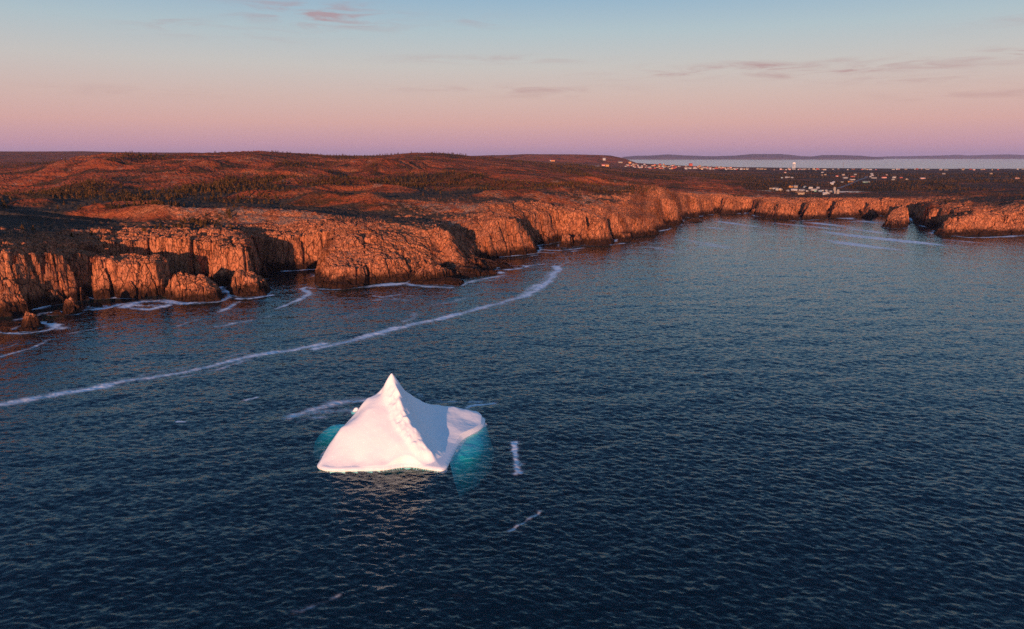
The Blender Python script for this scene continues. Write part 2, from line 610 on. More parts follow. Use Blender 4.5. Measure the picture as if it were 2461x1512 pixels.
coast = [(-9000, 60), (-1500, 120), (-900, 190), (-600, 240), (-440, 262), (-385, 285), (-352, 318), (-318, 352)] + [pz2(X, Y) for X, Y in shore_px] + \
        [(590, 735), (680, 700), (800, 640), (1000, 600), (1700, 560), (9000, 500), (9000, 16000), (-9000, 16000)]

# raster of the signed distance to the shore
GX0, GX1, GY0, GY1, GS = -1500.0, 1700.0, 100.0, 1500.0, 2.0
gx = np.arange(GX0, GX1, GS)
gy = np.arange(GY0, GY1, GS)
gxx, gyy = np.meshgrid(gx, gy)
SDG = sdf(gxx, gyy, coast)


def bil(G, x, y):
    fx = np.clip((x - GX0) / GS, 0, G.shape[1] - 1.001)
    fy = np.clip((y - GY0) / GS, 0, G.shape[0] - 1.001)
    ix, iy = fx.astype(np.int32), fy.astype(np.int32)
    fx, fy = fx - ix, fy - iy
    return (G[iy, ix] * (1 - fx) + G[iy, ix + 1] * fx) * (1 - fy) + (G[iy + 1, ix] * (1 - fx) + G[iy + 1, ix + 1] * fx) * fy


# ground heights seen in the photo: (X, Y, height)
tops = [
    (0, 598, 33.5), (19, 600, 33), (111, 607, 28), (222, 619, 23), (359, 632, 19), (405, 638, 18),
    (0, 575, 34), (100, 578, 30), (0, 545, 35), (110, 548, 31), (0, 500, 36), (120, 500, 35), (0, 450, 40), (100, 452, 40),
    (300, 610, 21.5), (200, 600, 25),
    (350, 592, 24.5), (461, 591, 25), (540, 584, 25.5), (604, 570, 26), (222, 560, 28.5), (300, 557, 29.5), (366, 555, 30), (509, 558, 29.5), (580, 560, 28),
    (250, 535, 28.5), (400, 537, 28.5), (520, 541, 28),
    (645, 567, 24), (700, 556, 25), (780, 546, 27), (851, 540, 29), (620, 552, 26),
    (203, 499, 36), (330, 503, 35.5), (477, 507, 35), (600, 509, 34.5), (661, 511, 33.5), (740, 518, 32), (809, 528, 30.5), (880, 531, 30),
    (330, 515, 31), (480, 524, 30.5), (600, 532, 29),
    (893, 537, 30), (950, 538, 30.5), (1004, 538, 30.5), (1050, 548, 28), (1074, 558, 25.5), (1085, 574, 22),
    (846, 570, 25.5), (793, 609, 17), (782, 631, 13), (930, 600, 18), (1000, 600, 16.5), (1060, 602, 13), (930, 634, 11.5), (860, 628, 12.5),
    (1000, 636, 8.5), (1070, 632, 6.5), (1118, 620, 6.5), (1157, 632, 3.2), (1190, 646, 2.2), (1185, 655, 1.8), (1220, 643, 1.8), (1202, 627, 2.4), (1130, 655, 2.6), (1020, 655, 4.5),
    (1130, 590, 8), (1170, 604, 7), (1090, 540, 23),
    (1068, 527, 27), (1101, 547, 24), (1130, 528, 28), (1185, 528, 29), (1241, 537, 27), (1268, 548, 22), (1285, 567, 16),
    (1202, 496, 34.5), (1260, 502, 32), (1309, 508, 29), (1403, 514, 26.5), (1435, 522, 23), (1497, 532, 17.5), (1300, 545, 20),
    (1350, 489, 32), (1430, 503, 27), (1484, 514, 24), (1551, 528, 17), (1586, 533, 12.5), (1500, 497, 26), (1551, 497, 24.5), (1596, 498, 24),
    (1620, 517, 15), (1620, 480, 29), (1671, 472, 28), (1640, 495, 23), (1696, 481, 21), (1722, 479, 20), (1752, 480, 19.5), (1780, 489, 17),
    (1842, 489, 18.5), (1920, 487, 19.5), (2000, 486, 20), (2070, 481, 22), (2094, 483, 21.5), (2140, 490, 18), (2177, 494, 17),
    (2204, 489, 22), (2271, 490, 24), (2324, 486, 26.5), (2404, 494, 25), (2439, 486, 30), (2461, 484, 31),
    (2311, 509, 21.5), (2284, 521, 16.5), (2378, 513, 19.5), (2440, 512, 20), (2350, 510, 21.5),
    # inland
    (846, 487, 36), (949, 487, 36), (1040, 487, 36.5), (1160, 488, 36.5), (949, 514, 30), (1040, 510, 31), (1130, 508, 32), (880, 505, 32), (760, 495, 34),
    (712, 476, 39), (893, 478, 38), (700, 486, 36.5),
    (400, 480, 39), (550, 480, 38), (1050, 468, 39.5), (1200, 462, 40), (1350, 470, 36.5), (1450, 470, 34), (1350, 455, 38), (1500, 455, 35),
    (1550, 475, 31), (1600, 462, 31), (1700, 460, 26), (1650, 445, 29), (1750, 478, 20), (1800, 470, 20.5),
    (250, 455, 43), (450, 452, 44), (650, 450, 45), (850, 450, 43), (1050, 448, 42), (0, 420, 50), (100, 410, 56),
    (250, 415, 58), (450, 415, 58), (650, 412, 59), (850, 415, 55), (1050, 420, 50), (1200, 425, 46), (1350, 425, 42), (1500, 425, 33),
    (900, 476, 20.0 + 18), (1900, 472, 21), (2100, 470, 22), (2300, 472, 26), (2461, 470, 28),
    (1900, 461, 9), (1850, 460, 7), (2000, 461, 9), (2070, 464, 10), (2150, 460, 17), (2120, 452, 11), (2250, 452, 14), (2120, 442, 22), (2330, 452, 24), (2461, 450, 26), (2250, 440, 24), (2100, 440, 17),
    (1950, 440, 15), (1800, 440, 20), (1700, 430, 24), (1600, 430, 26),
    (1900, 425, 15), (2100, 425, 17), (2300, 425, 20), (2461, 425, 20), (1600, 415, 24), (1750, 415, 18)]
extra = [  # (X, Y, ground distance) for what stands near or above the horizon
    (0, 405, 1350), (60, 398, 1500), (110, 390, 1300), (180, 379, 1260), (250, 372, 1250), (330, 373, 1300), (400, 376, 1350), (450, 370, 1400),
    (540, 365, 1500), (620, 364, 1600), (700, 367, 1650), (760, 372, 1700), (840, 377, 1750), (930, 374, 1850), (1000, 369, 1900), (1070, 370, 1900),
    (1150, 379, 1900), (1220, 386, 1950), (1300, 394, 2000), (1400, 403, 2150), (300, 390, 1150), (500, 388, 1200), (700, 390, 1250), (950, 395, 1350),
    (1100, 400, 1500)]
world_pts = [  # x, y, z : behind the skyline and outside the frame
    (-600, 2300, 62), (-335, 368, 42), (-375, 330, 46), (-430, 385, 48), (-505, 430, 52), (-590, 485, 56), (-720, 570, 60), (-560, 380, 50), (-1400, 2300, 60), (-1500, 1500, 55), (-1000, 900, 48), (-800, 600, 40), (-1200, 400, 40), (-900, 330, 50),
    (200, 2600, 55), (900, 2700, 20), (1700, 2600, 22), (2600, 3000, 20), (1500, 1200, 30), (1200, 800, 30), (1500, 650, 26), (900, 680, 26), (700, 740, 28),
    (-2200, 3200, 50), (-1000, 3300, 45), (200, 3400, 30), (700, 3300, 17), (1500, 3400, 14), (2500, 3600, 14), (-3500, 4600, 114), (-2700, 4700, 112),
    (-2000, 4700, 104), (-1300, 4700, 90), (-600, 4700, 86), (-3000, 5800, 90), (-1500, 5800, 70), (-5000, 4600, 110)]
cp, cv = [], []
for X, Y, z in tops:
    p = pz(X, Y, z)
    cp.append(p[:2])
    cv.append(z)
for X, Y, d in extra:
    p = pd(X, Y, d)
    cp.append(p[:2])
    cv.append(p[2])
for x, y, z in world_pts:
    cp.append((x, y))
    cv.append(z)
cp = np.array(cp)


def lp(x, y):
    return np.arctan2(x, y) * 1.4, np.log(np.maximum(np.hypot(x, y), 50.0))


a_, b_ = lp(cp[:, 0], cp[:, 1])
PLATEAU = Rbf(np.stack([a_, b_], 1), cv, smooth=0.0004)

# how wide the slope from sea to plateau is: (X, Y at sea level, metres)
wid = [(60, 748, 5), (200, 719, 5), (330, 716, 5), (400, 706, 6), (300, 684, 4), (450, 678, 4), (600, 686, 5), (628, 660, 4), (656, 651, 4), (730, 648, 5), (770, 647, 6),
       (746, 686, 12), (800, 691, 9), (880, 684, 9), (960, 676, 9), (1050, 668, 10), (1200, 655, 6), (1200, 630, 6), (1190, 620, 7), (1250, 613, 6), (1290, 600, 12),
       (1340, 592, 6), (1420, 589, 8), (1500, 581, 9), (1570, 565, 10), (1610, 550, 8), (1600, 543, 6), (1660, 522, 8), (1700, 515, 6), (1766, 514, 6), (1830, 522, 9),
       (1904, 527, 7), (1980, 524, 7), (2060, 523, 9), (2150, 530, 8), (2204, 536, 5), (2250, 546, 6), (2241, 561, 18), (2311, 568, 20), (2400, 565, 22), (2461, 564, 22)]
wp = np.array([pz2(X, Y) for X, Y, _ in wid] + [(-900, 235), (1200, 590)])
wa, wb = lp(wp[:, 0], wp[:, 1])
WIDTH = Rbf(np.stack([wa, wb], 1), [q[2] for q in wid] + [6, 12])


# rock benches seen on the land: crest line in the photo, height, width of the seaward slope, width of the back slope
BENCH_PX = [
    ([(200, 497), (270, 499), (330, 501), (400, 504)], 4.5, 17, 40), ([(318, 512), (390, 509), (450, 507), (578, 508), (640, 511), (700, 515), (760, 520), (817, 526)], 5.0, 20, 42),
    ([(36, 483), (75, 481), (115, 485)], 3.5, 16, 34), ([(0, 470), (60, 467), (130, 469)], 3.0, 16, 40), ([(270, 484), (340, 483), (400, 486)], 3.0, 15, 40),
    ([(540, 464), (640, 461), (730, 462), (817, 470)], 5.0, 24, 55), ([(700, 476), (770, 474), (850, 474), (905, 477)], 4.5, 18, 40),
    ([(840, 486), (920, 485), (1003, 486), (1080, 488), (1149, 491), (1250, 496), (1348, 503), (1420, 514)], 4.5, 26, 48),
    ([(1150, 459), (1200, 456), (1249, 455), (1310, 463), (1361, 471), (1425, 476)], 6.0, 26, 48), ([(1060, 431), (1120, 430), (1182, 433), (1250, 436), (1315, 438)], 7.0, 42, 70),
    ([(1310, 428), (1400, 428), (1470, 430), (1548, 434), (1614, 441)], 6.0, 40, 80), ([(1295, 446), (1370, 446), (1448, 449), (1540, 453), (1634, 460)], 7.0, 46, 60),
    ([(1410, 488), (1450, 487), (1500, 490), (1560, 494), (1600, 499)], 4.0, 18, 36), ([(1560, 470), (1620, 466), (1690, 470)], 4.0, 30, 50),
    ([(815, 378), (870, 383), (930, 392), (1000, 402), (1060, 412), (1130, 425)], 10.0, 90, 45), ([(60, 440), (140, 433), (230, 436), (300, 442)], 6.0, 45, 50),
    ([(100, 398), (170, 386), (250, 376), (300, 380)], 10.0, 90, 90), ([(470, 386), (560, 381), (650, 383), (720, 388)], 8.0, 70, 70), ([(520, 404), (620, 400), (700, 404), (790, 409)], 7.0, 55, 60),
    ([(880, 398), (960, 391), (1040, 390), (1110, 396)], 8.0, 70, 70), ([(330, 420), (420, 415), (500, 419)], 6.0, 50, 60), ([(640, 430), (740, 426), (840, 430), (900, 436)], 6.0, 45, 60),
    ([(700, 447), (800, 443), (900, 446), (1000, 452)], 5.0, 32, 50), ([(120, 553), (200, 552), (260, 556)], 2.0, 10, 30), ([(1040, 532), (1070, 527), (1110, 527)], 1.5, 12, 25)]
BENCH = []
for line, dz, wf, wb in BENCH_PX:
    pts = []
    for (Xa, Ya) in line:
        tn = float(tan_of(Ya))
        dd = np.exp(np.linspace(math.log(480.0), math.log(2400.0), 500))
        xx_ = (Xa - CX) / FD * dd / float(fwd_of(Ya))
        g = (CAM_H - dd * tn) - PLATEAU(*lp(xx_, dd)) - dz
        hit = np.nonzero(g <= 0)[0]
        i = hit[0] if len(hit) else int(np.argmin(g))
        pts.append((float(xx_[i]), float(dd[i])))
    BENCH.append((np.array(pts), dz, wf, wb))


def benches(x, y, lit_mask=None):
    out = np.zeros(np.shape(x))
    for pts, dz, wf, wb in BENCH:
        x0, x1 = pts[:, 0].min() - 2.2 * wb, pts[:, 0].max() + 2.2 * wb
        y0, y1 = pts[:, 1].min() - 2.5 * wf - 20, pts[:, 1].max() + 2.5 * wb + 20
        m = (x > x0) & (x < x1) & (y > y0) & (y < y1)
        if not m.any():
            continue
        xm, ym = x[m], y[m]
        xm = xm + 0.35 * wf * fbm(xm / (wf * 2.2), ym / (wf * 2.2), 711, 3)
        ym = ym + 0.55 * wf * fbm(xm / (wf * 2.6), ym / (wf * 2.6), 715, 3)
        o = np.argsort(pts[:, 0])
        yc = np.interp(xm, pts[o, 0], pts[o, 1])
        t = ym - yc
        L = pts[:, 0].max() - pts[:, 0].min()
        e = sstep(pts[:, 0].min() - 0.10 * L - 6, pts[:, 0].min() + 0.18 * L, xm) * sstep(pts[:, 0].max() + 0.10 * L + 6, pts[:, 0].max() - 0.18 * L, xm)
        if lit_mask is not None:
            lit_mask[m] = np.maximum(lit_mask[m], e * np.where(t < 0, np.exp(-(t / (1.15 * wf)) ** 4), np.exp(-(t / (0.5 * wf)) ** 2)))  # seaward bench fronts that get the painted sunlit tone
        hgt = np.where(t < 0, np.exp(-(t / wf) ** 2 * 1.2), np.exp(-np.abs(t / wb) ** 1.5 * 1.3))
        hgt = hgt - 0.38 * np.exp(-((t + 2.0 * wf) / (0.8 * wf)) ** 2)
        out[m] += 1.3 * dz * hgt * e * (0.8 + 0.35 * fbm(xm / 45, ym / 30, 719, 2))
    return out


FLATS = []
for (Xa, Ya, rx, ry, fz) in [(1829, 459.2, 21.0, 34.0, 10.0), (2068, 461.6, 42.0, 34.0, 11.0)]:
    q = pz(Xa, Ya, fz)
    FLATS.append((q[0], q[1], rx, ry, fz))


def far_shore(x):
    """where the land ends at the far bay"""
    return np.interp(x, [-3000, -300, 250, 520, 700, 900, 1100, 1500, 2200, 4000], [9000, 7500, 5600, 5450, 5200, 4500, 4230, 4130, 4000, 4000])


def head_far(x, y):
    """the far headland beyond the plain, with the town on its slope"""
    q = np.interp(x, [-1200, -800, -300, 100, 300, 480, 640, 720, 800, 850], [0, 55, 82, 92, 92, 90, 86, 70, 40, 0])
    return q * sstep(4050, 4900, y) * (1 + 0.06 * fbm(x / 300, y / 300, 71, 3))


def blocks(x, y, sd, k=1.0):
    """joint-bounded blocks: shifts of the cliff line and steps in height"""
    ca, sa = math.cos(0.35), math.sin(0.35)
    u, v = x * ca + y * sa, -x * sa + y * ca
    s1, s2, s3 = 10.0 * k, 3.7 * k, 1.5 * k
    z1, z2, c0, _, _ = vor(u / (26.0 * k) + 0.25 * fbm(x / 18, y / 18, 171, 2), v / (21.0 * k), 19)
    cr0 = 1 - sstep(0.0, 0.10, z2 - z1)
    f1, f2, c1, _, _ = vor(u / (s1 * 1.25), v / s1, 3)
    g1, g2, c2, _, _ = vor(u / (s2 * 1.3) + 0.3 * f1, v / s2, 8)
    e1, e2, c3, _, _ = vor(u / s3, v / s3 + 0.2 * g1, 14)
    cr1 = 1 - sstep(0.0, 0.16, f2 - f1)
    cr2 = 1 - sstep(0.0, 0.20, g2 - g1)
    cr3 = 1 - sstep(0.0, 0.25, e2 - e1)
    off = (c0 - 0.45) * 5.5 * k - cr0 * 2.6 * k + (c1 - 0.5) * 3.6 * k + (c2 - 0.5) * 1.3 * k + (c3 - 0.5) * 0.3 * k - cr1 * 1.9 * k - cr2 * 0.35 * k
    hz = (c0 - 0.5) * 3.4 * k - cr0 * 1.5 * k + (c1 - 0.5) * 1.6 * k + (c2 - 0.5) * 1.5 * k + (c3 - 0.5) * 0.7 * k - cr1 * 1.2 * k - cr2 * 0.6 * k - cr3 * 0.25 * k
    return off, hz


def ledges(h, x, y, s, k=1.0):
    """bedding: the cliff rises in uneven benches"""
    p = 5.2 + 2.2 * fbm(x / 40, y / 40, 161, 2)
    q = (h + 2.6 * fbm(x / 16, y / 16, 165, 3)) / p
    f = q - np.floor(q)
    st = sstep(0.25, 0.95, f) - f
    m = sstep(0.05, 0.3, s) * (1 - sstep(1.1, 1.8, s))
    return h + st * p * 1.0 * m * k


def profile(s):
    """sea to plateau, s = 0..1 across the cliff"""
    s1 = np.clip(s, 0, 1)
    return 0.80 * (s1 ** 0.75) + 0.20 * sstep(0.2, 1.0, s1)


def land_height(x, y, detail=True):
    x = np.asarray(x, float)
    y = np.asarray(y, float)
    A, B = lp(x, y)
    P = PLATEAU(A, B)
    W = np.clip(WIDTH(A, B) * 1.3, 4.5, 30.0) * np.clip(1.0 + 1.1 * fbm(x / 34, y / 34, 175, 3), 0.65, 1.9)
    near = bil(SDG, x, y)
    sd = near + 2.6 * fbm(x / 26, y / 26, 41, 3) + 1.0 * fbm(x / 7, y / 7, 45, 2)
    inl = sstep(10, 60, near)
    dist = np.hypot(x, y)
    # long strike ridges, steep towards the sea, gentle inland
    th = -0.10
    u, v = x * math.cos(th) + y * math.sin(th), -x * math.sin(th) + y * math.cos(th)
    wv = v + 26 * fbm(u / 190, v / 120, 21, 3)
    lam = 52.0
    ph = wv / lam
    fr = ph - np.floor(ph)
    saw = np.where(fr < 0.36, sstep(0, 0.36, fr), 1 - (fr - 0.36) / 0.64)
    msk = sstep(-0.25, 0.45, fbm(u / 150, v / 45, 25, 2))
    ridge = (saw - 0.5) * 7.0 * msk * inl * sstep(3000, 1400, dist)
    ridge = ridge * np.interp(x / np.maximum(y, 1), [0.30, 0.5], [1.0, 0.45])
    lam2 = 21.0
    ph2 = (v + 9 * fbm(u / 60, v / 40, 31, 3)) / lam2
    f2_ = ph2 - np.floor(ph2)
    saw2 = np.where(f2_ < 0.4, sstep(0, 0.4, f2_), 1 - (f2_ - 0.4) / 0.6)
    ridge2 = (saw2 - 0.5) * 2.4 * sstep(-0.1, 0.5, fbm(u / 70, v / 30, 35, 2)) * inl * sstep(2600, 1200, dist)
    hills = 7.0 * fbm(x / 170, y / 190, 51, 5) * sstep(800, 1300, dist) * np.interp(x / np.maximum(y, 1), [0.05, 0.35], [1.0, 0.18]) * sstep(4200, 3000, dist)
    rough = 0.9 * fbm(x / 14, y / 14, 55, 4, 0.55) * sstep(0, 25, near) * sstep(3200, 1300, dist)
    if detail:
        off, hz = blocks(x, y, sd)
        kb = 1 - sstep(25, 75, near)
        s = (sd + off) / W
        h = P * profile(s)
        h = ledges(h, x, y, s)
        h = h + hz * kb * sstep(0.15, 0.7, s)
        ev = vnoise(x / 2.3, y / 2.3, 61)
        h = h + (1 - kb) * sstep(0.6, 1, s) * 0.7 * ev * sstep(2600, 900, dist)
    else:
        s = sd / W
        h = P * profile(s)
    top = sstep(0.7, 1.3, s)
    h = h + (ridge * 0.55 + ridge2 + hills + rough + benches(x, y) * sstep(8, 30, near)) * top
    h = np.where(dist > 1300, np.maximum(h, 3.0), h)
    h = np.maximum(h, head_far(x, y))
    for (fx, fy, rx, ry, fz) in FLATS:
        m = sstep(1.9, 1.1, np.hypot((x - fx) / rx, (y - fy) / ry))
        h = h * (1 - m) + (fz - 0.7) * m
    # under water
    under = np.minimum((sd + 1.0) * 0.9, 0.0) - 0.8
    h = np.where(s <= 0.0, np.maximum(under, -22.0) + 0.8 * vnoise(x / 3, y / 3, 65), h)
    fs = far_shore(x)
    h = np.where(y > fs - 120, np.minimum(h, (fs - y) * 0.25 * (1 + 0 * h)), h)
    return np.maximum(h, -22.0), near, P, s


# ------------------------------------------------------------------ the land: one sheet, finer where it is steep or near
def build_land():
    az_c = np.concatenate([np.linspace(-56, -37.2, 120, endpoint=False), np.linspace(-37.2, 37.2, 1500), np.linspace(37.2, 56, 121)[1:]])
    az_l = np.radians(az_c)
    nc = len(az_l)
    cs = np.arange(0, nc, 3)
    if cs[-1] != nc - 1:
        cs = np.append(cs, nc - 1)
    lr = np.linspace(math.log(255.0), math.log(8200.0), 1400)
    rr = np.exp(lr)
    AA, RR = np.meshgrid(az_l[cs], rr)
    H, near, _, _ = land_height(RR * np.sin(AA), RR * np.cos(AA), detail=False)
    E = np.arctan2(H - CAM_H, RR) * 1000
    dE = np.diff(E, axis=0, prepend=E[:1])
    dry = H > -1.0
    wgt = np.where(dry, np.clip(dE, 0, None) + np.abs(dE) * 0.25, 0.0)

    def blur_rows(a, n):
        k = np.ones(n) / n
        return np.stack([np.convolve(np.pad(a[:, j], n // 2, mode='edge'), k, mode='valid') for j in range(a.shape[1])], 1)

    def blur_cols(a, n):
        k = np.ones(n) / n
        return np.stack([np.convolve(np.pad(a[i], n // 2, mode='edge'), k, mode='valid') for i in range(a.shape[0])], 0)
    # the shore zone and the land behind it get their own rows
    last_sea = np.array([rr[np.nonzero((near[:, j] < 6) & (rr < 1400))[0].max()] if ((near[:, j] < 6) & (rr < 1400)).any() else 400.0 for j in range(len(cs))])
    env = np.array([last_sea[max(0, j - 12):j + 13].max() for j in range(len(cs))])
    env = np.convolve(np.pad(env, 12, mode='edge'), np.ones(25) / 25, mode='valid') + 45
    first = np.array([rr[np.nonzero(dry[:, j])[0].min()] for j in range(len(cs))])
    fst = np.array([first[max(0, j - 8):j + 9].min() for j in range(len(cs))])
    fst = np.convolve(np.pad(fst, 8, mode='edge'), np.ones(17) / 17, mode='valid') - 14
    N1, N2 = 560, 330

    def rows(wq, lo, hi, n, flat):
        out = []
        for j in range(len(cs)):
            r = np.exp(np.linspace(math.log(lo[j]), math.log(hi[j]), 900))
            wv = np.interp(r, rr, wq[:, j]) * np.gradient(np.log(r))
            wv = wv / max(wv.sum(), 1e-9)
            fl = np.gradient(r) / r if flat[1] else np.gradient(r)
            wv = wv * (1 - flat[0]) + fl / fl.sum() * flat[0]
            C = np.concatenate([[0], np.cumsum(wv)[:-1]])
            C = C / C[-1]
            out.append(np.interp(np.linspace(0, 1, n), C, np.log(r)))
        return np.stack(out, 1)
    w1 = blur_cols(blur_rows(wgt, 9) * 0.6 + wgt * 0.4, 5)
    w2 = blur_cols(blur_rows(wgt, 25), 41)
    LRc = np.concatenate([rows(w1, fst, env, N1, (0.45, False)), rows(w2, env * 1.0005, np.full(len(cs), 8200.0), N2, (0.45, True))], 0)
    NR = N1 + N2
    LRf = np.stack([np.interp(np.arange(nc), cs, LRc[i]) for i in range(NR)], 0)
    RRf = np.exp(LRf)
    AAf = np.broadcast_to(az_l, RRf.shape)
    x, y = RRf * np.sin(AAf), RRf * np.cos(AAf)
    h, near, P, s = land_height(x, y)
    rock = np.clip(1 - near / 160.0, 0, 1) * 0.7 + 0.15 + 0.25 * fbm(x / 60, y / 25, 91, 3)
    rock = np.where(np.hypot(x, y) > 1600, rock * 0.5, rock)
    bare = (1 - sstep(0.75, 1.15, s)) * (near < 40)
    # dry shattered rock along the cliff edge
    bare = np.maximum(bare, (1 - sstep(6, 34, near + 14 * fbm(x / 9, y / 9, 95, 3))) * 0.9)
    wood = forest_mask(x, y)
    lit_heath = np.zeros(x.shape)  # sunlit tone painted on bench fronts; also marks red hillside and cliff edge
    benches(x, y, lit_heath)
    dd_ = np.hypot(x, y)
    lit_heath = np.maximum(lit_heath, sstep(860, 1050, dd_) * np.interp(x / y, [0.15, 0.4], [0.75, 0.25]))
    lit_heath = np.maximum(lit_heath, sstep(45, 15, near) * 0.9)
    lit_heath = np.clip(lit_heath + 0.35 * fbm(x / 45, y / 25, 97, 4), 0, 1)
    V = np.stack([x, y, h], -1).reshape(-1, 3)
    me = grid_mesh('terrain', V, NR, nc, smooth=False, attrs={'rock': rock, 'bare': bare, 'wood': wood, 'lit_heath': lit_heath}, flip=True)
    return link('terrain', me, M_LAND)


def forest_mask(x, y):
    """1 where spruce wood covers the ground"""
    d = np.hypot(x, y)
    X = x / np.maximum(y, 1)
    n = fbm(x / 85, y / 120, 81, 4)
    hillside = sstep(800, 900, d) * sstep(2300, 1900, d) * np.interp(X, [-0.75, -0.62, -0.05, 0.1], [0.75, 1.0, 1.0, 0.9])
    lower = np.interp(d, [800, 900, 1050, 1250, 1500, 1700, 2000, 2400], [0.42, 0.66, 0.52, 0.34, 0.28, 0.40, 0.62, 0.8])
    m = sstep(0.60, 0.84, hillside * lower + 0.46 * n + 0.18) * 0.8
    plain = sstep(1350, 1700, d) * sstep(3950, 3500, d) * sstep(0.02, 0.1, X)
    m2 = plain * sstep(-0.12, 0.12, fbm(x / 110, y / 260, 85, 4) + 0.05)
    hollow = sstep(520, 600, d) * sstep(900, 820, d) * sstep(-0.25, -0.5, X) * sstep(0.18, 0.32, fbm(x / 60, y / 30, 88, 3))
    return np.clip(np.maximum(np.maximum(m, m2), hollow), 0, 1)


terrain = build_land()
tag(terrain, kind='structure')


# ground point under a spot of the photo (first hit of the sight line)
def ground(X, Y, r0=500.0, r1=6000.0):
    tn = float(tan_of(Y))
    sx = (X - CX) / FD / float(fwd_of(Y))
    d = np.exp(np.linspace(math.log(r0), math.log(r1), 2600))
    xx = d * sx
    h, _, _, _ = land_height(xx, d, detail=False)
    z = CAM_H - d * tn
    hit = np.nonzero(h >= z)[0]
    i = hit[0] if len(hit) else len(d) - 1
    return float(xx[i]), float(d[i]), float(h[i])


# ------------------------------------------------------------------ loose rocks and stacks off the cliffs
def rock_thing(name, label, cat, poly, ctrl, step=0.35, k=0.8, width=3.0, group=None, seed=0, edge=0.30):
    """poly: shore outline in world metres; ctrl: (x, y, z) heights"""
    P = np.array(poly)
    x0, y0 = P.min(0) - 3
    x1, y1 = P.max(0) + 3
    xs, ys = np.arange(x0, x1, step), np.arange(y0, y1, step)
    xx, yy = np.meshgrid(xs, ys)
    sd = sdf(xx, yy, P) + 0.9 * fbm(xx / 8, yy / 8, 141 + seed, 3)
    c = np.array(ctrl)
    c = np.concatenate([c, np.column_stack([P, np.full(len(P), edge * c[:, 2].max())])])
    if len(c) >= 3:
        Pz = Rbf(c[:, :2], c[:, 2], smooth=0.03)(xx, yy)
        Pz = np.clip(Pz, 0.3, c[:, 2].max() * 1.04)
    else:
        Pz = np.full(xx.shape, c[0, 2])
    off, hz = blocks(xx + 37 * seed, yy, sd, k)
    s = (sd + off * 0.7) / width
    h = ledges(np.maximum(Pz, 0.4) * profile(s), xx, yy, s, 0.8) + hz * sstep(0.1, 0.6, s) * np.clip(Pz / 8, 0.25, 1.0)
    h = h + 0.25 * fbm(xx / 2.5, yy / 2.5, 151, 3) * sstep(0, 0.5, s)
    h = np.where(s <= 0, np.maximum((sd) * 1.2, -6) - 0.3, h)
    V = np.stack([xx, yy, h], -1)
    ox, oy = float(P[:, 0].mean()), float(P[:, 1].mean())
    V = V - np.array([ox, oy, 0])
    me = grid_mesh(name, V.reshape(-1, 3), len(ys), len(xs), smooth=False, keep=h > -4,
                   attrs={'lit_heath': np.ones(xx.shape), 'rock': np.ones(xx.shape), 'bare': np.ones(xx.shape), 'wood': np.zeros(xx.shape)})
    o = link(name, me, M_LAND)
    o.location = (ox, oy, 0)
    tag(o, label, cat, group)
    SHORES.append(poly)
    return o


SHORES = []


def ell(X, Y, hw, hd, n=14, seed=0, rot=0.0):
    """rough oval outline centred at the sea-level photo point, half width/depth in metres"""
    c = pz2(X, Y)
    rnd = random.Random(seed)
    pts = []
    for i in range(n):
        a = 2 * math.pi * i / n
        q = 0.82 + 0.36 * rnd.random()
        ex, ey = math.cos(a) * hw * q, math.sin(a) * hd * q
        pts.append((c[0] + ex * math.cos(rot) - ey * math.sin(rot), c[1] + ex * math.sin(rot) + ey * math.cos(rot)))
    return pts


def around(X, Y, lst):
    c = pz2(X, Y)
    return [(c[0] + a, c[1] + b, z) for a, b, z in lst]


# jagged brown outcrop at the foot of the near cliff
rock_thing('rock_outcrop', 'jagged brown rock outcrop with stepped peaks at the right end of the near cliff', 'rock',
           [pz2(*q) for q in [(398, 712), (420, 722), (452, 727), (490, 725), (525, 722), (537, 714), (533, 706), (505, 700), (470, 694), (430, 694), (404, 700)]],
           [(*pd(418, 662, 412)[:2], 13.5), (*pd(405, 690, 405)[:2], 8), (*pd(440, 656, 418)[:2], 14), (*pd(462, 678, 411)[:2], 9.5), (*pd(490, 664, 418)[:2], 11.5),
            (*pd(480, 690, 407)[:2], 7), (*pd(512, 693, 410)[:2], 5.5), (*pd(525, 688, 415)[:2], 6), (*pd(536, 706, 409)[:2], 3)], step=0.28, k=0.75, width=3.2, seed=1)
rock_thing('rock_outcrop', 'big blocky tilted rock standing in the water before the dark cove', 'rock',
           [pz2(*q) for q in [(552, 703), (570, 712), (600, 714), (640, 710), (650, 702), (648, 690), (625, 680), (585, 679), (555, 686), (540, 694)]],
           [(*pd(548, 660, 425)[:2], 11), (*pd(565, 645, 428)[:2], 15), (*pd(590, 650, 430)[:2], 14), (*pd(615, 664, 430)[:2], 11), (*pd(636, 680, 425)[:2], 7.5),
            (*pd(580, 680, 418)[:2], 7.5), (*pd(610, 690, 416)[:2], 6), (*pd(645, 696, 422)[:2], 4)], step=0.28, k=0.85, width=3.2, seed=2)
c0 = ell(176, 745, 6.0, 4.0, seed=3)
rock_thing('sea_rock', 'reddish shore rock with a pointed top under the tall dark cleft', 'rock', ell(172, 752, 5.2, 4.2, seed=3),
           around(172, 752, [(-3, 0, 7.2), (0, 1, 8.0), (3, 0, 5.0), (0, -3, 4), (5, 0, 2.5)]), k=0.6, width=2.4, seed=3)
rock_thing('sea_rock', 'low black rock ledge left of the reddish pointed shore rock', 'rock', ell(134, 755, 5.0, 2.6, seed=13),
           around(134, 755, [(-3, 0, 2.0), (0, 1, 2.6), (3, 0, 2.4), (0, -2, 1.5)]), k=0.5, width=2.0, seed=13)
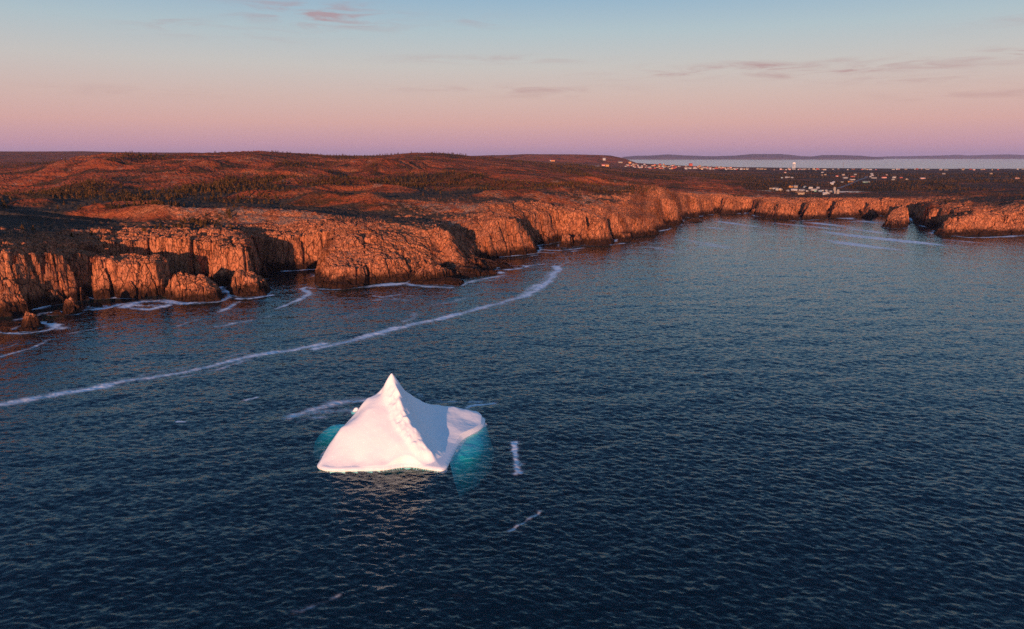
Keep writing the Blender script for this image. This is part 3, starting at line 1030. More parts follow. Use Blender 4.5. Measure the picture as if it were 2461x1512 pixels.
rock_thing('sea_rock', 'dark pinnacle rock ringed by surf at the lower left shore', 'rock', ell(78, 786, 6.0, 5.0, seed=4),
           around(78, 786, [(-2, 0, 8.5), (1, 1, 7.0), (4, 0, 4.5), (-5, -2, 2.5), (0, -4, 3), (5, -2, 2.0)]), k=0.6, width=2.6, seed=4)
rock_thing('sea_rock', 'long low black rock shelf washed by foam in front of the pinnacle rock', 'rock', ell(48, 795, 7.5, 2.4, seed=5, rot=0.15),
           around(48, 795, [(-5, 0, 1.4), (0, 0, 2.2), (5, 0, 1.8), (0, 2, 1.4)]), k=0.5, width=2.0, seed=5)
rock_thing('sea_rock', 'small black rock in the foam right of the pinnacle rock', 'rock', ell(122, 777, 2.2, 1.5, seed=6),
           around(122, 777, [(-1, 0, 2.0), (0, 0.5, 2.3), (1, 0, 1.4), (0, -1, 1)]), k=0.4, width=1.2, seed=6)
rock_thing('sea_rock', 'brown boulder at the very left edge below the shaded cliff', 'rock', ell(8, 757, 5.0, 4.0, seed=7),
           around(8, 757, [(-2, 0, 7.5), (1, 1, 6.5), (3, 0, 4.5), (0, -2, 3)]), k=0.6, width=2.6, seed=7)
rock_thing('sea_rock', 'small brown rock by the foam between the two clefts of the near cliff', 'rock', ell(234, 737, 4.4, 2.2, seed=8, rot=0.1),
           around(234, 737, [(-3, 0, 3.0), (0, 0.5, 3.6), (2.5, 0, 2.6), (0, -1, 1.4)]), k=0.45, width=1.6, seed=8)
rock_thing('sea_rock', 'flat brown skerry alone in white surf off the near cliff', 'rock', ell(357, 734, 5.6, 1.9, seed=9),
           around(357, 734, [(-3.5, 0, 1.9), (-1, 0.4, 2.3), (2.5, 0, 1.2), (0, -1.2, 1.2)]), k=0.45, width=1.6, seed=9)
# off the main headland
rock_thing('rock_outcrop', 'rounded orange rock knob on the shore ledge at the foot of the main headland', 'rock',
           [pz2(*q) for q in [(985, 678), (1015, 682), (1050, 678), (1100, 668), (1115, 658), (1085, 652), (1030, 652), (995, 662)]],
           [(*pd(1012, 640, 466)[:2], 8.5), (*pd(1035, 626, 474)[:2], 11), (*pd(1065, 628, 474)[:2], 10.5), (*pd(1090, 640, 470)[:2], 7), (*pd(1000, 660, 460)[:2], 5.0), (*pd(1060, 660, 462)[:2], 4)],
           step=0.3, k=0.7, width=3.2, seed=10)
rock_thing('sea_rock', 'flat black reef rock awash below the rounded orange knob', 'rock',
           [pz2(*q) for q in [(975, 681), (1010, 684), (1060, 685), (1105, 687), (1113, 680), (1090, 673), (1040, 674), (990, 675)]],
           around(1050, 680, [(-12, 0, 2.0), (0, 0, 2.6), (8, 0, 3.8), (13, 0, 3.0)]), k=0.5, width=2.0, seed=11)
rock_thing('sea_rock', 'tiny dark rock in the foam at the tip of the black spit', 'rock', ell(1246, 642, 4.5, 1.5, seed=12),
           around(1246, 642, [(-2, 0, 1.2), (0, 0.3, 1.5), (2, 0, 0.9), (0, -1, 0.8)]), k=0.4, width=1.4, seed=12)
rock_thing('sea_stack', 'square-topped orange sea stack at the foot of the long lit cliff', 'rock',
           [pz2(*q) for q in [(1343, 594), (1360, 596), (1376, 596), (1378, 588), (1360, 584), (1344, 586)]],
           [(*pd(1350, 562, 660)[:2], 11.0), (*pd(1362, 560, 664)[:2], 11.5), (*pd(1372, 568, 662)[:2], 9.5), (*pd(1360, 590, 660)[:2], 9)], k=0.7, width=2.6, seed=14)
rock_thing('sea_stack', 'pointed orange sea stack right beside the square-topped stack', 'rock',
           [pz2(*q) for q in [(1376, 593), (1392, 592), (1402, 589), (1400, 582), (1386, 580), (1377, 585)]],
           [(*pd(1387, 558, 672)[:2], 12.0), (*pd(1394, 566, 674)[:2], 9.5), (*pd(1400, 578, 674)[:2], 6), (*pd(1380, 576, 670)[:2], 7)], k=0.7, width=2.8, seed=15)
rock_thing('sea_rock', 'long low dark ledge in the water before the slanting slab headland', 'rock', ell(1440, 590, 16.0, 3.0, seed=16, rot=0.2),
           around(1440, 590, [(-10, 0, 2.0), (0, 0, 2.4), (10, 0, 1.8), (0, 2, 2)]), k=0.6, width=2.2, seed=16)
rock_thing('sea_rock', 'small black skerry off the low point of the slanting slab headland', 'rock', ell(1527, 582, 5.0, 2.6, seed=17),
           around(1527, 582, [(-2, 0, 1.8), (1, 0.4, 2.4), (3, 0, 1.2), (0, -1, 1)]), k=0.5, width=1.6, seed=17)
rock_thing('sea_stack', 'round-topped orange stack split from the cliff by a black gap', 'rock',
           [pz2(*q) for q in [(1604, 543), (1620, 544), (1636, 542), (1639, 535), (1630, 529), (1612, 530), (1603, 536)]],
           [(*pd(1610, 518, 842)[:2], 13), (*pd(1622, 514, 846)[:2], 14.5), (*pd(1633, 522, 846)[:2], 11), (*pd(1620, 535, 838)[:2], 9)], step=0.45, k=0.9, width=4.0, seed=18)
for i, (X, Y, hw, hd, z, lab) in enumerate([
        (1664, 533, 6.0, 3.0, 2.6, 'left one of two small black rocks off the far inner cliffs'),
        (1676, 533.5, 7.5, 3.5, 3.6, 'larger right one of two small black rocks off the far inner cliffs'),
        (1690, 527, 4.0, 2.0, 1.6, 'tiny black rock under the inner cliffs behind the two black rocks'),
        (1850, 525, 9.0, 3.0, 4.0, 'dark broken rock at the foot of the back bay cliffs'),
        (1964, 527.5, 7.0, 3.0, 3.6, 'black rock with a surf fringe off the back bay cliffs'),
        (1908, 530, 10.0, 2.6, 1.8, 'low black reef awash below the back bay cliffs')]):
    rock_thing('sea_rock', lab, 'rock', ell(X, Y, hw, hd, seed=20 + i), around(X, Y, [(-hw * .4, 0, z), (0, hd * .3, z * 1.1), (hw * .4, 0, z * .7), (0, -hd * .6, z * .5)]),
               step=0.6, k=0.7, width=2.0, seed=20 + i)
for i, (X, Y, hw, hd, z, lab) in enumerate([
        (1818, 516, 12.0, 7.0, 9.5, 'rounded orange rock at the left end of the back bay cliffs')]):
    rock_thing('sea_stack', lab, 'rock', ell(X, Y, hw, hd, seed=30 + i), around(X, Y, [(-hw * .4, 0, z), (0, hd * .3, z), (hw * .4, 0, z * .6), (0, -hd * .6, z * .6)]),
               step=0.6, k=0.9, width=4.0, seed=30 + i)
rock_thing('sea_stack', 'lone leaning orange sea stack with a hooked top in the far right water', 'rock',
           [pz2(*q) for q in [(2116, 545), (2140, 549), (2165, 549), (2181, 547), (2183, 538), (2165, 533), (2140, 534), (2122, 540)]],
           [(*pd(2122, 540, 868)[:2], 4.0), (*pd(2135, 524, 874)[:2], 12.5), (*pd(2150, 511, 880)[:2], 17.5), (*pd(2166, 506, 884)[:2], 20.5), (*pd(2176, 500, 888)[:2], 23.0),
            (*pd(2181, 512, 886)[:2], 17), (*pd(2150, 536, 866)[:2], 8.5)], step=0.5, k=0.9, width=4.5, seed=40)


# ------------------------------------------------------------------ iceberg
def r5(a, b):
    return 690.9 + 0.27815 * a, 871.2 + 0.27815 * b


def build_berg():
    line = [(262, 908), (300, 930), (380, 941), (600, 935), (830, 930), (920, 914), (1020, 900), (1100, 905), (1200, 920), (1290, 936), (1340, 939), (1378, 912),
            (1396, 872), (1430, 800), (1466, 728), (1503, 676), (1545, 650), (1640, 602), (1692, 556), (1702, 524)]
    poly = [pz2(*r5(a, b)) for a, b in line] + [(-8.4, 215.5), (-11, 219.5), (-18, 222), (-28, 224), (-38, 223), (-45.5, 216), (-49.0, 206), (-50.0, 196), (-51.3, 187), (-51.6, 181.5)]
    # smooth the outline
    P = np.array(poly)
    for _ in range(2):
        Q = np.roll(P, -1, 0)
        P = np.stack([0.75 * P + 0.25 * Q, 0.25 * P + 0.75 * Q], 1).reshape(-1, 2)
    poly = [tuple(q) for q in P]
    ctrl = [
        (900, 93, 200),
        (930, 180, 198.5), (948, 225, 197.3), (965, 270, 196), (985, 350, 194), (1003, 405, 192.5), (1020, 460, 191), (1048, 505, 189.6), (1075, 550, 188.5), (1130, 600, 187),
        (1165, 680, 185), (1200, 730, 184), (1245, 780, 182.3), (1240, 830, 181.5),
        (870, 250, 197.5), (885, 380, 194.2), (930, 480, 190.6), (970, 580, 187.4), (1020, 650, 185.0), (1070, 730, 183.0), (1120, 800, 181.6), (1175, 850, 181.0),
        (700, 400, 192.6), (780, 330, 195.6), (600, 600, 186.4), (850, 600, 186.3), (720, 500, 189.3), (840, 450, 191.2), (450, 750, 183), (700, 750, 182.4), (950, 700, 183.4),
        (350, 860, 180.4), (600, 860, 180.0), (850, 850, 180.2), (1000, 800, 181.2),
        (440, 600, 188), (465, 555, 189.5), (520, 525, 191), (590, 470, 193.5), (630, 400, 196), (650, 350, 197), (690, 300, 198.5), (760, 280, 199), (815, 265, 199.3),
        (735, 288, 198.8), (790, 272, 199.2), (821, 246, 199.45), (825, 225, 199.6), (850, 165, 200), (880, 110, 200.1), (360, 760, 184), (410, 680, 186), (300, 850, 181),
        (940, 130, 201), (962, 165, 202), (985, 205, 203), (1060, 265, 206), (1130, 310, 209), (1190, 345, 212), (1300, 360, 214.5), (1440, 380, 215.5), (1560, 410, 215.8),
        (1640, 440, 215), (1690, 478, 213.2),
        (1040, 340, 200.5), (1100, 450, 198.6), (1130, 400, 203), (1250, 450, 206.5), (1200, 600, 194.5), (1150, 520, 196), (1300, 600, 199.0), (1300, 700, 191.6), (1380, 420, 212), (1380, 560, 202.5),
        (1250, 700, 189.0), (1450, 560, 203), (1550, 520, 208), (1500, 600, 200.6), (1400, 700, 193.6), (1330, 790, 186.0), (1300, 850, 182.6), (1345, 870, 182.0), (1620, 520, 209.5)]
    C, Z = [], []
    for a, b, d in ctrl:
        x, y, z = pd(*r5(a, b), d)
        C.append((x, y))
        Z.append(z)
    for x, y, z in [(-50.2, 190, 2.2), (-49.5, 198, 3), (-46, 206, 3.5), (-41.5, 206, 7.0), (-36.5, 206.5, 10.5), (-34, 206, 12.5), (-33, 212, 5.5), (-40, 214, 2.5), (-30, 219, 2.5),
                    (-22, 220, 2.2), (-14, 218.8, 1.6), (-27, 214, 5.5), (-45, 212, 2)]:
        C.append((x, y))
        Z.append(z)
    f = Rbf(C, Z, smooth=0.01)
    st = 0.2
    xs, ys = np.arange(-72, 12, st), np.arange(164, 240, st)
    xx, yy = np.meshgrid(xs, ys)
    h = f(xx, yy)
    # soften the surface a little, keep the crest
    k = np.array([1, 4, 6, 4, 1]) / 16.0

    def blur(a):
        a = sum(k[i] * np.roll(a, i - 2, 0) for i in range(5))
        return sum(k[i] * np.roll(a, i - 2, 1) for i in range(5))
    hb = h
    for _ in range(2):
        hb = blur(hb)
    crest = [pd(*r5(a, b), d)[:2] for a, b, d in ctrl[:14]]
    dcr, _ = seg_dist(xx, yy, crest, closed=False)
    kc = np.exp(-(dcr / 1.6) ** 2)
    h = hb * (1 - 0.6 * kc) + h * 0.6 * kc
    # fluted, crumbly rib on the sunny side of the crest
    left = [pd(*r5(a, b), d)[:2] for a, b, d in [(872, 140, 200.0), (850, 190, 199.8), (834, 255, 199.0), (868, 380, 194.4), (903, 480, 190.9), (948, 590, 187.2), (1015, 645, 185.2), (1066, 722, 183.2), (1105, 800, 181.7), (1172, 862, 181.0)]]
    rib = [crest[i] for i in range(len(crest))] + left[::-1]
    sr = sdf(xx, yy, rib)
    km = sstep(-0.9, 0.5, sr)
    f1, f2, c1, _, _ = vor(xx / 1.5 + 0.4 * fbm(xx, yy, 3, 2), yy / 1.1, 201)
    g1, g2, c2, _, _ = vor(xx / 0.6, yy / 0.5, 205)
    rg = 1 - np.abs(fbm(xx / 1.9 + 3, yy / 3.2, 241, 4, 0.6)) * 2.0
    rg2 = 1 - np.abs(fbm((xx + yy) / 0.9, (yy - xx) / 2.2, 245, 3)) * 2.0
    lum = (0.5 - f1) * 0.16 + (c1 - 0.5) * 0.30 + (0.5 - g1) * 0.10 + (rg - 0.3) * 0.60 + (rg2 - 0.3) * 0.24
    h = h + blur(km * (0.42 + lum))
    # faint dents on the shaded side, nearly smooth elsewhere
    h = h + 0.22 * fbm(xx / 7, yy / 6, 211, 3) + 0.035 * fbm(xx / 0.9, yy / 0.9, 215, 3)
    shade = sstep(0, 3, -sr) * (xx > np.interp(yy, [p[1] for p in crest[::-1]], [p[0] for p in crest[::-1]]))
    h = h + shade * (0.28 * fbm(xx / 2.6, yy / 1.4, 221, 4) + 0.10 * (0.5 - vor(xx / 1.2, yy / 1.2, 225)[0])) * np.exp(-(dcr / 9) ** 2)
    sd = sdf(xx, yy, poly)
    lip = np.where(sd > 0, 0.70 * np.sqrt(np.clip(sd, 0, None) / 0.6 + 1e-6) + 3.0 * np.clip(sd - 0.6, 0, None), 0)
    h = np.maximum(h, 0.55 + 0.16 * np.clip(sd, 0, 7))
    kk = 0.35
    hm = np.clip(0.5 + 0.5 * (lip - h) / kk, 0, 1)
    top = lip * (1 - hm) + h * hm - kk * hm * (1 - hm)
    # under water: steep at the front, a broad foot on the right and at the back left
    foot_r = np.exp(-(((xx + 12.6 - 0.14 * (yy - 194)) / 4.4) ** 2 + ((yy - 197.5) / 8.5) ** 2))
    foot_r = foot_r * sstep(-19.5, -14.0, xx) * sstep(178.5, 188.0, yy)
    foot_l = np.exp(-(((xx + 54.5) / 8.0) ** 2 + ((yy - 213.5) / 7.0) ** 2))
    slope = np.interp(np.clip(foot_r + foot_l, 0, 1), [0, 0.15, 0.5, 1], [3.5, 1.8, 0.42, 0.09])
    under = -0.25 + sd * slope - 0.35 * (1 - np.exp(sd)) + 0.25 * fbm(xx / 3, yy / 3, 231, 3) * sstep(0, -2, sd)
    z = np.where(sd > 0, np.maximum(top, -0.2), np.maximum(under, -16))
    # the waterline is undercut except where a foot of ice reaches out under water
    foot = foot_r + foot_l
    keep = (sd > -0.12) | ((foot > 0.008) & (z > -10.5))
    V = np.stack([xx + 30, yy - 198, z], -1).reshape(-1, 3)
    idx = np.arange(len(V)).reshape(len(ys), len(xs))
    q = np.stack([idx[:-1, :-1], idx[:-1, 1:], idx[1:, 1:], idx[1:, :-1]], -1).reshape(-1, 4)
    kf = keep.ravel()
    q = q[kf[q].all(1)]
    Pn = np.array(poly)
    ctr = Pn.mean(0)
    dirn = Pn - ctr
    n_p = len(Pn)
    rings = [np.column_stack([ctr + dirn * k_ - np.array([-30, 198]), np.full(n_p, zz)]) for k_, zz in ((0.985, 0.22), (1.001, 0.24), (1.007, 0.06), (0.985, -0.40), (0.85, -0.65), (0.60, -1.3), (0.35, -6.0), (0.01, -6.5))]
    b0 = len(V)
    V = np.concatenate([V] + rings)
    uq = []
    for r_ in range(len(rings) - 1):
        i0 = b0 + r_ * n_p + np.arange(n_p)
        i1 = b0 + r_ * n_p + (np.arange(n_p) + 1) % n_p
        uq.append(np.stack([i0, i1, i1 + n_p, i0 + n_p], -1))
    q = np.concatenate([q] + uq)
    used = np.zeros(len(V), bool)
    used[q.ravel()] = True
    rm = np.cumsum(used) - 1
    me = raw_mesh('iceberg', V[used], rm[q], True)
    o = link('iceberg', me, M_ICE)
    o.location = (-30, 198, 0)
    tag(o, 'white iceberg with a sharp crumbly peak and a low lobe floating in dark water', 'iceberg')
    return poly


BERG = build_berg()
SHORES.append(BERG)


def ice_chunk(X, Y, size, label):
    c = pz2(X, Y)
    st = 0.08
    xs = np.arange(-size * 1.6, size * 1.6, st)
    xx, yy = np.meshgrid(xs, xs)
    r = np.hypot(xx / 1.2, yy / 0.9) / size * (1 + 0.25 * fbm(xx / size + 5, yy / size, 301, 3))
    z = size * 0.8 * (1 - r ** 2.4) + 0.25 * size * fbm(xx / size * 2, yy / size * 2, 305, 3)
    me = grid_mesh('ice_chunk', np.stack([xx, yy, z], -1).reshape(-1, 3), len(xs), len(xs), smooth=True, keep=z > -0.8)
    o = link('ice_chunk', me, M_ICE)
    o.location = (c[0], c[1], 0.1)
    tag(o, label, 'ice')


ice_chunk(856, 987, 1.0, 'small pale ice chunk floating behind the left shoulder of the iceberg')


# ------------------------------------------------------------------ sea
def ocean_tile(N, L, wind, ang, seed, lo=0.0, spread=2.0):
    rng = np.random.default_rng(seed)
    k = np.fft.fftfreq(N, L / N) * 2 * np.pi
    kx, ky = np.meshgrid(k, k)
    kk = np.hypot(kx, ky)
    kk[0, 0] = 1e-6
    Lw = wind ** 2 / 9.81
    cosf = (kx * math.cos(ang) + ky * math.sin(ang)) / kk
    ph = np.exp(-1 / (kk * Lw) ** 2) / kk ** 4 * (0.12 + np.abs(cosf) ** spread) * np.exp(-(kk * 0.18) ** 2)
    ph[kk < lo] = 0
    a = (rng.normal(size=(N, N)) + 1j * rng.normal(size=(N, N))) * np.sqrt(ph)
    a[0, 0] = 0
    h = np.fft.ifft2(a).real
    gy_, gx_ = np.gradient(h, L / N)
    return h / np.sqrt((gx_ ** 2 + gy_ ** 2).mean())       # unit rms slope


def tile(G, L, x, y):
    N = G.shape[0]
    fx, fy = (x / L * N) % N, (y / L * N) % N
    ix, iy = np.floor(fx).astype(np.int32), np.floor(fy).astype(np.int32)
    fx, fy = fx - ix, fy - iy
    ix %= N
    iy %= N
    jx, jy = (ix + 1) % N, (iy + 1) % N
    return (G[iy, ix] * (1 - fx) + G[iy, jx] * fx) * (1 - fy) + (G[jy, ix] * (1 - fx) + G[jy, jx] * fx) * fy


FOAM = [  # photo polyline, half width m, strength
    ([(-60, 985), (0, 972), (80, 958), (150, 945), (240, 930), (300, 915), (360, 908), (420, 897), (520, 878), (600, 858), (660, 847), (700, 840), (780, 826)], 2.3, 0.95),
    ([(330, 905), (430, 885), (500, 872), (560, 856), (590, 845)], 1.6, 0.55),
    ([(440, 905), (520, 892), (600, 866)], 1.4, 0.6),
    ([(760, 838), (840, 820), (900, 803), (960, 788), (1000, 776), (1060, 766), (1130, 748), (1200, 730), (1250, 714), (1290, 696), (1316, 676), (1334, 656), (1342, 645), (1335, 640)], 2.4, 1.0),
    ([(975, 772), (1000, 760), (990, 752)], 2.0, 0.6), ([(985, 782), (1060, 766), (1120, 750)], 2.2, 0.8),
    ([(1230, 720), (1270, 700), (1300, 676), (1325, 655)], 2.6, 0.6),
    ([(1260, 640), (1310, 634), (1350, 634)], 1.6, 0.55), ([(1335, 648), (1350, 636), (1368, 628), (1360, 620), (1340, 617)], 1.4, 0.55),
    ([(1500, 605), (1600, 610), (1680, 590), (1700, 582)], 3.5, 0.40), ([(1610, 606), (1660, 598), (1690, 588)], 3.5, 0.5), ([(1622, 566), (1640, 574), (1660, 578)], 3.5, 0.45),
    ([(665, 742), (700, 728), (730, 716), (742, 706), (722, 694), (735, 690)], 1.7, 0.75),
    ([(525, 785), (580, 775), (640, 760)], 1.5, 0.6), ([(430, 800), (470, 795)], 1.2, 0.4),
    ([(530, 752), (545, 745), (560, 735), (575, 725)], 1.8, 0.6), ([(425, 785), (445, 778), (470, 770)], 1.2, 0.45),
    ([(160, 803), (200, 797), (248, 785)], 1.0, 0.85), ([(0, 858), (60, 842), (105, 825), (118, 815)], 1.2, 0.7), ([(0, 840), (45, 826)], 1.2, 0.4),
    ([(20, 800), (50, 802), (95, 797), (130, 788)], 1.6, 1.0), ([(100, 775), (130, 780), (150, 790)], 2.2, 0.9), ([(40, 770), (75, 762), (110, 752), (150, 750)], 1.8, 0.75),
    ([(215, 744), (250, 742), (290, 732), (330, 725)], 1.8, 0.8), ([(300, 738), (340, 724), (390, 722), (440, 730), (480, 722)], 3.0, 0.95), ([(320, 742), (360, 744), (400, 734)], 2.2, 0.8),
    ([(460, 730), (520, 726), (560, 712), (545, 700), (533, 690)], 1.8, 0.75), ([(570, 717), (610, 718), (655, 709)], 1.8, 0.85), ([(530, 700), (560, 702)], 2.0, 0.7),
    ([(745, 692), (800, 697), (860, 692), (900, 684), (940, 681)], 1.8, 0.6), ([(890, 688), (940, 684), (980, 681), (1020, 688), (1080, 692)], 3.0, 1.0),
    ([(1105, 684), (1150, 672), (1210, 662)], 2.2, 0.75), ([(1115, 672), (1170, 676), (1230, 660)], 1.8, 0.4), ([(1220, 648), (1245, 646), (1265, 640)], 2.4, 1.0),
    ([(1205, 622), (1250, 620), (1300, 612)], 1.8, 0.45), ([(1300, 600), (1340, 602), (1400, 596)], 2.6, 0.7), ([(1290, 607), (1350, 608), (1400, 600)], 2.4, 0.5), ([(1455, 590), (1500, 585)], 2.0, 0.7),
    ([(900, 710), (920, 715), (960, 708)], 2.0, 0.55), ([(905, 722), (950, 720), (990, 724)], 2.0, 0.5), ([(985, 712), (1010, 705)], 1.8, 0.4), ([(1110, 700), (1180, 692)], 2.0, 0.3),
    ([(1030, 735), (1090, 722), (1150, 705)], 2.2, 0.4), ([(800, 770), (870, 750), (930, 735)], 2.0, 0.35), ([(640, 810), (720, 795)], 1.6, 0.3), ([(340, 880), (420, 865), (490, 850)], 1.6, 0.35),
    ([(200, 905), (260, 890)], 1.4, 0.3), ([(590, 962), (604, 958)], 0.8, 0.8), ([(425, 1013), (438, 1015)], 0.7, 0.7), ([(600, 900), (680, 870)], 1.6, 0.3),
    ([(1240, 1058), (1243, 1075), (1247, 1095), (1250, 1115), (1252, 1136)], 1.0, 0.85), ([(1258, 1112), (1248, 1132), (1242, 1140)], 0.8, 0.7),
    ([(1214, 1276), (1240, 1258), (1262, 1244), (1290, 1226)], 0.9, 0.6), ([(690, 1480), (730, 1465), (770, 1445), (800, 1432)], 1.0, 0.42), ([(1275, 1180), (1300, 1175)], 0.6, 0.3),
    # around the berg
    ([(700, 1000), (735, 984), (780, 972), (830, 963), (875, 958)], 2.2, 0.95), ([(735, 992), (790, 984), (840, 982), (860, 990)], 2.6, 0.72), ([(720, 1012), (740, 1004), (790, 1000)], 1.6, 0.5),
    ([(975, 938), (1000, 944), (1015, 950)], 1.1, 0.6), ([(1030, 958), (1080, 964), (1120, 966), (1155, 962)], 1.2, 0.45), ([(1128, 978), (1150, 972), (1182, 968)], 1.2, 0.9), ([(955, 1131), (970, 1130)], .4, .5), ([(990, 1131), (1000, 1131)], .4, .5),
    ([(2282, 566), (2330, 571), (2400, 570), (2461, 566)], 3.0, 0.8), ([(1900, 531), (1960, 529)], 3.0, 0.8), ([(1650, 526), (1680, 524)], 2.0, 0.5)]


def foam_at(x, y):
    f = np.zeros(x.shape, np.float32)
    wx = x + 2.6 * fbm(x / 14, y / 14, 401, 4, 0.6)
    wy = y + 2.6 * fbm(x / 14, y / 14, 405, 4, 0.6)
    brk = 0.88 + 0.55 * fbm(x / 24, y / 30, 409, 3, 0.6) + 0.55 * fbm(x / 6, y / 8, 413, 3, 0.6)
    brk = np.maximum(brk, 0.70)
    for line, hw, st in FOAM:
        hw = hw * (1.10 if hw > 1.05 else 0.75)
        pts = np.array([pz2(*q) for q in line])
        x0, y0 = pts.min(0) - 4 * hw - 4
        x1, y1 = pts.max(0) + 4 * hw + 4
        m = (x > x0) & (x < x1) & (y > y0) & (y < y1)
        if not m.any():
            continue
        d, _ = seg_dist(wx[m], wy[m], pts, closed=False)
        f[m] = np.maximum(f[m], st * brk[m] * (0.68 * np.exp(-(d / hw) ** 2) + 0.32 * np.exp(-(d / (2.8 * hw)) ** 2)))
    # surf along every shore
    near = -bil(SDG, wx, wy)
    surf_n = sstep(-0.12, 0.40, fbm(x / 30, y / 30, 421, 3) + 0.12)
    m = (near < 12) & (x > GX0) & (x < GX1) & (y < GY1)
    f = np.where(m, np.maximum(f, 1.1 * surf_n * np.exp(-np.clip(near, 0, None) / 3.6)), f)
    for poly in SHORES:
        P = np.array(poly)
        x0, y0 = P.min(0) - 8
        x1, y1 = P.max(0) + 8
        m = (x > x0) & (x < x1) & (y > y0) & (y < y1)
        if not m.any():
            continue
        d, ins = seg_dist(wx[m], wy[m], poly)
        if poly is BERG:
            g = 0.0 * d
        else:
            g = (0.45 + 0.5 * surf_n[m]) * np.exp(-d / 1.6)
        f[m] = np.maximum(f[m], np.where(ins, 0.5, g))
    # faint wind wisps over the inner bay
    wis = sstep(0.06, 0.50, fbm((x + 0.45 * y) / 26, (y - 0.3 * x) / 210, 431, 4)) * sstep(430, 700, y) * sstep(1500, 1000, y) * 0.78
    f = np.maximum(f, wis.astype(np.float32) * sstep(20, 60, near))
    return np.clip(f, 0, 1)


def build_sea():
    az_l = np.radians(np.concatenate([np.linspace(-62, -37.5, 90, endpoint=False), np.linspace(-37.5, 37.5, 1250), np.linspace(37.5, 62, 91)[1:]]))
    dep = np.concatenate([np.radians(np.linspace(58, 38.5, 70, endpoint=False)), np.radians(np.linspace(38.5, 4.4, 960, endpoint=False)),
                          np.arctan(CAM_H / np.exp(np.linspace(math.log(CAM_H / math.tan(R(4.4))), math.log(60000.0), 110)))])
    rr = CAM_H / np.tan(dep)
    nr, nc = len(rr), len(az_l)
    RRR = np.repeat(rr[:, None], nc, 1)
    x, y = RRR * np.sin(az_l)[None], RRR * np.cos(az_l)[None]
    A = ocean_tile(512, 110.0, 2.7, R(70), 11, spread=2.0)
    B = ocean_tile(256, 310.0, 6.5, R(112), 12, spread=3.0)
    ca, sa = math.cos(0.5), math.sin(0.5)
    gust = 0.85 + 0.35 * fbm(x / 60, y / 90, 441, 3)
    amp = np.interp(RRR, [0, 250, 600, 1200, 3000], [1.0, 1.0, 0.85, 0.5, 0.0])
    z = (0.112 * tile(A, 74.0, x, y) * 74 / 110 + 0.050 * tile(A, 97.0, x * ca + y * sa + 13, -x * sa + y * ca) * 97 / 110) * gust + 0.035 * tile(B, 310.0, x, y)
    z = z * amp
    near = -bil(SDG, x, y)
    foam = foam_at(x, y)
    foam[RRR > 2500] = 0
    top = np.stack([x, y, z], -1).reshape(-1, 3)
    # skirt and bottom close the body of water
    idx = np.arange(nr * nc).reshape(nr, nc)
    q = np.stack([idx[:-1, :-1], idx[1:, :-1], idx[1:, 1:], idx[:-1, 1:]], -1).reshape(-1, 4)[:, ::-1]
    ring = np.concatenate([idx[0, :], idx[1:, -1], idx[-1, -2::-1], idx[-2:0:-1, 0]])
    low = top[ring].copy()
    low[:, 2] = -45.0
    nb = len(ring)
    base = nr * nc
    r2 = np.roll(np.arange(nb), -1)
    sk = np.stack([ring, ring[r2], base + r2, base + np.arange(nb)], -1)[:, ::-1]
    # bottom: strips between left and right edges of matching rows (a fan to one low centre point)
    cpt = np.array([[0.0, 3000.0, -45.0]])
    ctr = base + nb
    fan = np.stack([np.full(nb, ctr), base + np.arange(nb), base + r2], -1)
    V = np.concatenate([top, low, cpt])
    F4 = np.concatenate([q, sk])
    me = bpy.data.meshes.new('sea')
    nq, nt = len(F4), len(fan)
    me.vertices.add(len(V))
    me.vertices.foreach_set('co', np.ascontiguousarray(V, np.float32).ravel())
    me.loops.add(nq * 4 + nt * 3)
    me.loops.foreach_set('vertex_index', np.concatenate([F4.ravel(), fan.ravel()]).astype(np.int32))
    me.polygons.add(nq + nt)
    me.polygons.foreach_set('loop_start', np.concatenate([np.arange(0, nq * 4, 4), nq * 4 + np.arange(0, nt * 3, 3)]).astype(np.int32))
    me.polygons.foreach_set('loop_total', np.concatenate([np.full(nq, 4), np.full(nt, 3)]).astype(np.int32))
    sm = np.ones(nq + nt, bool)
    sm[len(q):] = False
    me.polygons.foreach_set('use_smooth', sm)
    me.update(calc_edges=True)
    at = me.attributes.new('foam', 'FLOAT', 'POINT')
    at.data.foreach_set('value', np.concatenate([foam.ravel(), np.zeros(nb + 1)]).astype(np.float32))
    o = link('sea', me, M_WATER)
    tag(o, kind='structure')
    return o


sea = build_sea()


# ------------------------------------------------------------------ hills across the bay
M_FAR = mat_plain('far_heath', (0.16, 0.10, 0.09), 0.95, 0.35, 0.002, 0.0)


def far_ridge(name, crest, dist, back, seed):
    X = np.arange(crest[0][0], crest[-1][0] + 1, 2.0)
    Yc = np.interp(X, [c[0] for c in crest], [c[1] for c in crest])
    rows = []
    for k, t in enumerate(np.linspace(0, 1, 26)):
        d = dist + back * t
        x = (X - CX) / FD * d / fwd_of(378.0)
        zt = CAM_H - (dist + back * 0.5) * tan_of(Yc)
        env = np.sin(np.pi * np.clip(t, 0, 1)) ** 0.55
        z = zt * env * (1 + 0.16 * fbm(x / 900, np.full(x.shape, d / 700), seed, 4)) - 14 * (1 - env)
        rows.append(np.stack([x, np.full(x.shape, d), z], -1))
    V = np.stack(rows, 0)
    me = grid_mesh(name, V.reshape(-1, 3), V.shape[0], V.shape[1], smooth=True)
    tag(link(name, me, M_FAR), kind='structure')


